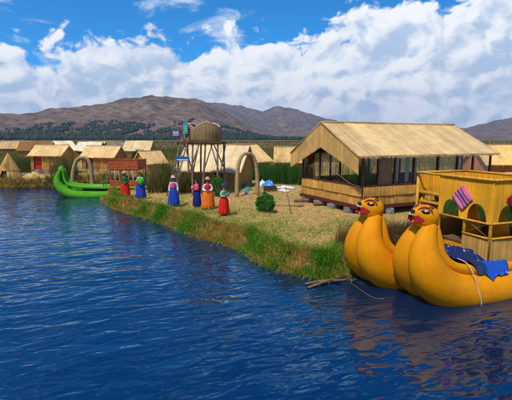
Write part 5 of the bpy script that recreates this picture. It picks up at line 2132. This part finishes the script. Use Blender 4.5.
GR = (0.05, 0.15, 0.018)
GD = (0.03, 0.085, 0.015)
OL = (0.13, 0.14, 0.025)
BRN = (0.26, 0.16, 0.05)
STR = (0.44, 0.29, 0.09)
reed_clump(158, 192, 0.7, 0.8, 900, 2.0, 'tall brown reed clump right of the woman with the green bundle', [(0.35, OL), (0.45, BRN), (0.2, GD)], lean=0.28)
reed_clump(166, 189, 0.9, 0.9, 1500, 2.3, 'tallest dark green reed clump left of the watchtower ladder', [(0.5, GD), (0.3, OL), (0.2, BRN)])
reed_clump(183, 193, 0.9, 0.7, 1200, 1.7, 'olive reed clump under the watchtower ladder', [(0.5, OL), (0.25, GD), (0.25, BRN)])
reed_clump(200, 192, 0.6, 0.6, 500, 1.2, 'short brown reed clump under the watchtower', [(0.5, BRN), (0.3, OL), (0.2, GD)])
reed_clump(277, 183, 1.5, 1.3, 2600, 2.0, 'dense green reed clump in front of the far huts', [(0.65, GR), (0.35, GD)])
reed_clump(295, 184, 1.2, 1.2, 1800, 1.9, 'green reed clump beside the left gable of the glazed hut', [(0.65, GR), (0.35, GD)])
reed_clump(260, 180, 1.2, 1.0, 1300, 1.9, 'green reed clump seen through the straw arch', [(0.5, GR), (0.3, GD), (0.2, OL)])
reed_clump(65, 178, 1.2, 1.2, 1200, 2.6, 'tall olive reed clump behind the prow of the green boat', [(0.4, OL), (0.4, BRN), (0.2, GD)])
reed_clump(24, 172, 1.6, 1.4, 1200, 2.2, 'dark reed clump between conical hut and hut with red door', [(0.5, GD), (0.4, OL), (0.1, BRN)])
reed_clump(110, 178, 2.2, 1.0, 1300, 1.5, 'low green reed clump behind the deck of the green boat', [(0.5, GR), (0.3, OL), (0.2, BRN)])
for px_, lab in ((451, 'green reed clump seen through the first cabin arch of the yellow boat'), (473, 'green reed clump seen through the second cabin arch of the yellow boat'),
                 (500, 'green reed clump behind the near corner of the yellow boat cabin')):
    q = at(px_, 215, Y=16.6 + (px_ - 450) * 0.01)
    d = reed_clump(0, 300, 0.55, 0.4, 1300, 1.45, lab, [(0.75, (0.07, 0.20, 0.02)), (0.25, GD)])
    d.location = (q.x, q.y, gz(q.x, q.y))
qh = HUT @ Vector((0.45, -0.55, 0))
d = reed_clump(0, 300, 0.36, 0.3, 1300, 2.3, 'green reed clump growing against the near corner of the glazed hut', [(0.8, (0.09, 0.27, 0.02)), (0.2, GD)], lean=0.1)
d.location = (qh.x, qh.y, gz(qh.x, qh.y))
if True:                                   # the one against the hut is seen behind the first pane only
    qh = HUT @ Vector((0.42, 0.55, HZF + 0.1))
    d.location = qh
    tag(d, 'green plant standing behind the first front pane of the glazed hut')


def free(x, y, pad=0.0):
    k = np.ones(len(x), bool)
    for cx, cy, r in KEEP:
        k &= (x - cx) ** 2 + (y - cy) ** 2 > (r + pad) ** 2
    return k


def grass_and_litter():
    parts_g = []
    parts_s = []
    # short grass: green in patches, denser towards the shore
    N = 700000
    x = rng.uniform(-18, 14, N)
    y = rng.uniform(11, 40, N)
    s = sdist(x, y)
    dens = np.clip(1.1 - s / 4.2, 0.0, 1) * (x < 9)
    pat = fbm(x * 0.9, y * 0.9, 4)
    k = (s > 0.02) & (rng.random(N) < dens * np.clip((pat - 0.36) * 5, 0, 1) * np.clip(14.0 / y, 0.3, 1) ** 1.5)
    k &= free(x, y, -0.05)
    x, y, s, pat = x[k], y[k], s[k], pat[k]
    n = len(x)
    pos = np.stack([x, y, ground_z(x, y) - 0.02], 1)
    mix = rng.random(n) + (pat - 0.46) * 1.8
    c = np.where((mix > 0.45)[:, None], col_jit((0.10, 0.31, 0.008), n, 0.45, 0.2), np.where((mix > 0.2)[:, None], col_jit((0.36, 0.38, 0.04), n, 0.3, 0.15), col_jit((0.58, 0.39, 0.12), n, 0.3)))
    L = rng.uniform(0.05, 0.17, n) * (0.7 + 0.9 * pat)
    parts_g.append(blades(pos, rng.uniform(0, 2 * PI, n), L, np.abs(rng.normal(0.3, 0.3, n)), np.clip(0.010 * y / 15, 0.009, 0.03) * rng.uniform(0.7, 1.4, n), c, 0.8))
    # loose straw lying about
    N = 150000
    x = rng.uniform(-18, 12, N)
    y = rng.uniform(11, 40, N)
    s = sdist(x, y)
    k = (s > 0.2) & (rng.random(N) < np.clip(15.0 / y, 0.2, 1)) & free(x, y, -0.3)
    x, y = x[k], y[k]
    n = len(x)
    pos = np.stack([x, y, ground_z(x, y) + 0.01], 1)
    c = col_jit((0.62, 0.42, 0.15), n, 0.4, 0.08)
    parts_s.append(blades(pos, rng.uniform(0, 2 * PI, n), rng.uniform(0.15, 0.55, n), rng.uniform(1.2, 1.55, n), np.clip(0.011 * y / 15, 0.01, 0.03), c, 0.02))
    V, T, C = join_blades(parts_g)
    tag(link('island_grass', fast_mesh('island_grass', V, T, C), grass_m), 'short green grass growing along the island edge', 'grass', kind='stuff')
    V, T, C = join_blades(parts_s)
    tag(link('straw_litter', fast_mesh('straw_litter', V, T, C), reed_m), 'loose dry straw lying over the island', 'straw', kind='stuff')

    # reed fringe hanging over the shore
    def shore(pts, dens, hgt, name, label, pal):
        P = []
        Nn = []
        for (ax, ay), (bx, by) in zip(pts[:-1], pts[1:]):
            d = np.array((bx - ax, by - ay))
            ln = np.linalg.norm(d)
            m = int(ln * dens * np.clip(15 / ((ay + by) / 2), 0.35, 1))
            f = rng.random(m)
            nn = np.array((d[1], -d[0])) / ln          # to the water
            inn = rng.uniform(-0.75, 0.16, m)
            P.append(np.array((ax, ay)) + d[None] * f[:, None] + nn[None] * inn[:, None])
            Nn.append(np.repeat(nn[None], m, 0))
        P = np.concatenate(P)
        Nn = np.concatenate(Nn)
        n = len(P)
        jx = rng.normal(0, 0.05, (n, 2))
        P = P + jx
        z = np.maximum(ground_z(P[:, 0], P[:, 1]), -0.05)
        pos = np.stack([P[:, 0], P[:, 1], z - 0.03], 1)
        az = np.arctan2(Nn[:, 1], Nn[:, 0]) + rng.normal(0, 0.6, n)
        pat = fbm(P[:, 0] * 1.5 + 9, P[:, 1] * 1.5, 3)
        L = hgt * rng.uniform(0.3, 1.15, n) * (0.55 + 0.9 * pat)
        mix = rng.random(n) * 0.75 + (pat - 0.5) * 1.5 + 0.12
        c = np.zeros((n, 3))
        lo = 0
        for hi, cc in pal:
            k_ = (mix >= lo) & (mix < hi) if lo else (mix < hi)
            c[k_] = col_jit(cc, int(k_.sum()), 0.38, 0.12)
            lo = hi
        lean = np.clip(np.abs(rng.normal(0.85, 0.45, n)), 0.05, 1.5)
        V, T, C = blades(pos, az, L, lean, np.clip(0.011 * P[:, 1] / 14, 0.010, 0.03) * rng.uniform(0.7, 1.4, n), c, 0.75)
        V[:, 2] = np.maximum(V[:, 2], -0.06)
        tag(link(name, fast_mesh(name, V, T, C), grass_m), label, 'reeds', kind='stuff')
    pal = [(0.22, (0.46, 0.25, 0.06)), (0.44, (0.64, 0.40, 0.10)), (0.54, (0.30, 0.33, 0.03)), (9, (0.09, 0.28, 0.008))]
    shore(tip_pts + front_pts + behind_pts[:1], 2300, 0.48, 'shore_reeds', 'shaggy straw and green reeds hanging over the island edge', pal)
    pal2 = [(0.5, (0.16, 0.085, 0.03)), (0.8, (0.30, 0.16, 0.05)), (9, (0.14, 0.12, 0.03))]  # brown reeds, darkened so the colour carries the shade on the cut bank
    shore(behind_pts[:-1], 2400, 1.0, 'shore_reeds', 'brown cut reeds behind the yellow boat prows, coloured darker for shade', pal2)
    pal3 = [(0.35, (0.46, 0.26, 0.07)), (0.6, (0.60, 0.38, 0.11)), (0.75, (0.22, 0.20, 0.03)), (9, (0.09, 0.15, 0.02))]
    shore(bank_pts + back_pts, 1100, 0.9, 'shore_reeds', 'straw coloured reed edge of the far left bank', pal3)

    N = 60000
    x = rng.uniform(-12, 5, N)
    y = rng.uniform(10.5, 30, N)
    s = sdist(x, y)
    k = (s < -0.02) & (s > -0.9) & (rng.random(N) < np.exp(s * 5) * (fbm(x * 1.2, y * 1.2, 3) > 0.45))
    x, y = x[k], y[k]
    n = len(x)
    pos = np.stack([x, y, np.full(n, 0.008)], 1)
    V, T, C = blades(pos, rng.uniform(0, 2 * PI, n), rng.uniform(0.08, 0.4, n), np.full(n, 1.56), rng.uniform(0.012, 0.03, n), col_jit((0.30, 0.26, 0.06), n, 0.5, 0.2), 0.0)
    V[:, 2] = np.maximum(V[:, 2], 0.006)
    tag(link('floating_reeds', fast_mesh('floating_reeds', V, T, C), grass_m), 'bits of reed floating along the island edge', 'reeds', kind='stuff')

    # marsh reeds: nearer band of blades, then coarser tufts far off
    N = 150000
    x = rng.uniform(-62, 60, N)
    y = 30 + 90 * rng.random(N) ** 0.9
    s = sdist(x, y)
    px = 256 + F * x / y
    near_ok = (y > 43) | ((px > 128) & (px < 178) & (y > 36)) | ((px > 268) & (px < 310) & (y > 36)) | (px > 330)
    pat = fbm(x * 0.09, y * 0.12, 4)
    k = free(x, y, 0.2) & near_ok & (pat > 0.38) & (np.abs(px - 256) < 330) & ((s > 0.3) | (y > 73))
    x, y, pat = x[k][:52000], y[k][:52000], pat[k][:52000]
    n = len(x)
    z = np.where(y < 73, ground_z(x, np.minimum(y, 73.5)), 0.3)
    pos = np.stack([x, y, z - 0.05], 1)
    mix = rng.random(n) * 0.7 + (fbm(x * 0.05 + 30, y * 0.07, 3) - 0.5) * 1.8 + 0.2
    c = np.where((mix > 0.5)[:, None], col_jit((0.09, 0.13, 0.02), n, 0.4, 0.15), np.where((mix > 0.25)[:, None], col_jit((0.16, 0.15, 0.035), n, 0.3, .1), col_jit((0.24, 0.14, 0.05), n, 0.35)))
    L = rng.uniform(0.7, 1.5, n) * (0.5 + 0.9 * pat)
    parts = [blades(pos, rng.uniform(0, 2 * PI, n), L, np.abs(rng.normal(0.1, 0.15, n)), 0.035 * (y / 40) * rng.uniform(0.6, 1.3, n), c, 0.8, rng.normal(0, 0.7, n))]
    N = 26000
    y = 110 + 620 * rng.random(N) ** 1.6
    x = rng.uniform(-0.75, 0.75, N) * y
    pat = fbm(x * 0.02, y * 0.02, 4)
    k = pat > 0.38
    x, y = x[k], y[k]
    n = len(x)
    pos = np.stack([x, y, np.full(n, 0.25)], 1)
    mix = rng.random(n) * 0.6 + (fbm(x * 0.012, y * 0.03, 3) - 0.5) * 2 + 0.25
    c = np.where((mix > 0.5)[:, None], col_jit((0.11, 0.12, 0.028), n, 0.35, 0.12), col_jit((0.24, 0.145, 0.05), n, 0.35))
    parts.append(blades(pos, rng.uniform(0, 2 * PI, n), rng.uniform(0.8, 1.6, n), np.abs(rng.normal(0.1, 0.15, n)), 0.10 * (y / 60) * rng.uniform(0.6, 1.4, n), c, 0.8, rng.normal(0, 0.7, n)))
    V, T, C = join_blades(parts)
    tag(link('marsh_reeds', fast_mesh('marsh_reeds', V, T, C), grass_m), 'olive and brown reeds of the marsh behind the huts', 'reeds', kind='stuff')


grass_and_litter()


# ------------------------------------------------------------------ air between here and the hills
def haze():
    m = bpy.data.materials.new('thin_haze')
    m.use_nodes = True
    m.node_tree.nodes.clear()
    g = NT(m.node_tree)
    out = g.new('ShaderNodeOutputMaterial')
    v = g.new('ShaderNodeVolumePrincipled')
    v.inputs['Color'].default_value = (0.55, 0.70, 1.0, 1)
    v.inputs['Density'].default_value = 0.00008
    v.inputs['Anisotropy'].default_value = 0.2
    g.l.new(v.outputs[0], out.inputs['Volume'])
    o = MB().box((0, 4000, 380), (19000, 12600, 765)).build('haze', m)
    tag(o, 'thin bluish haze before the hills', 'haze', kind='stuff')


haze()
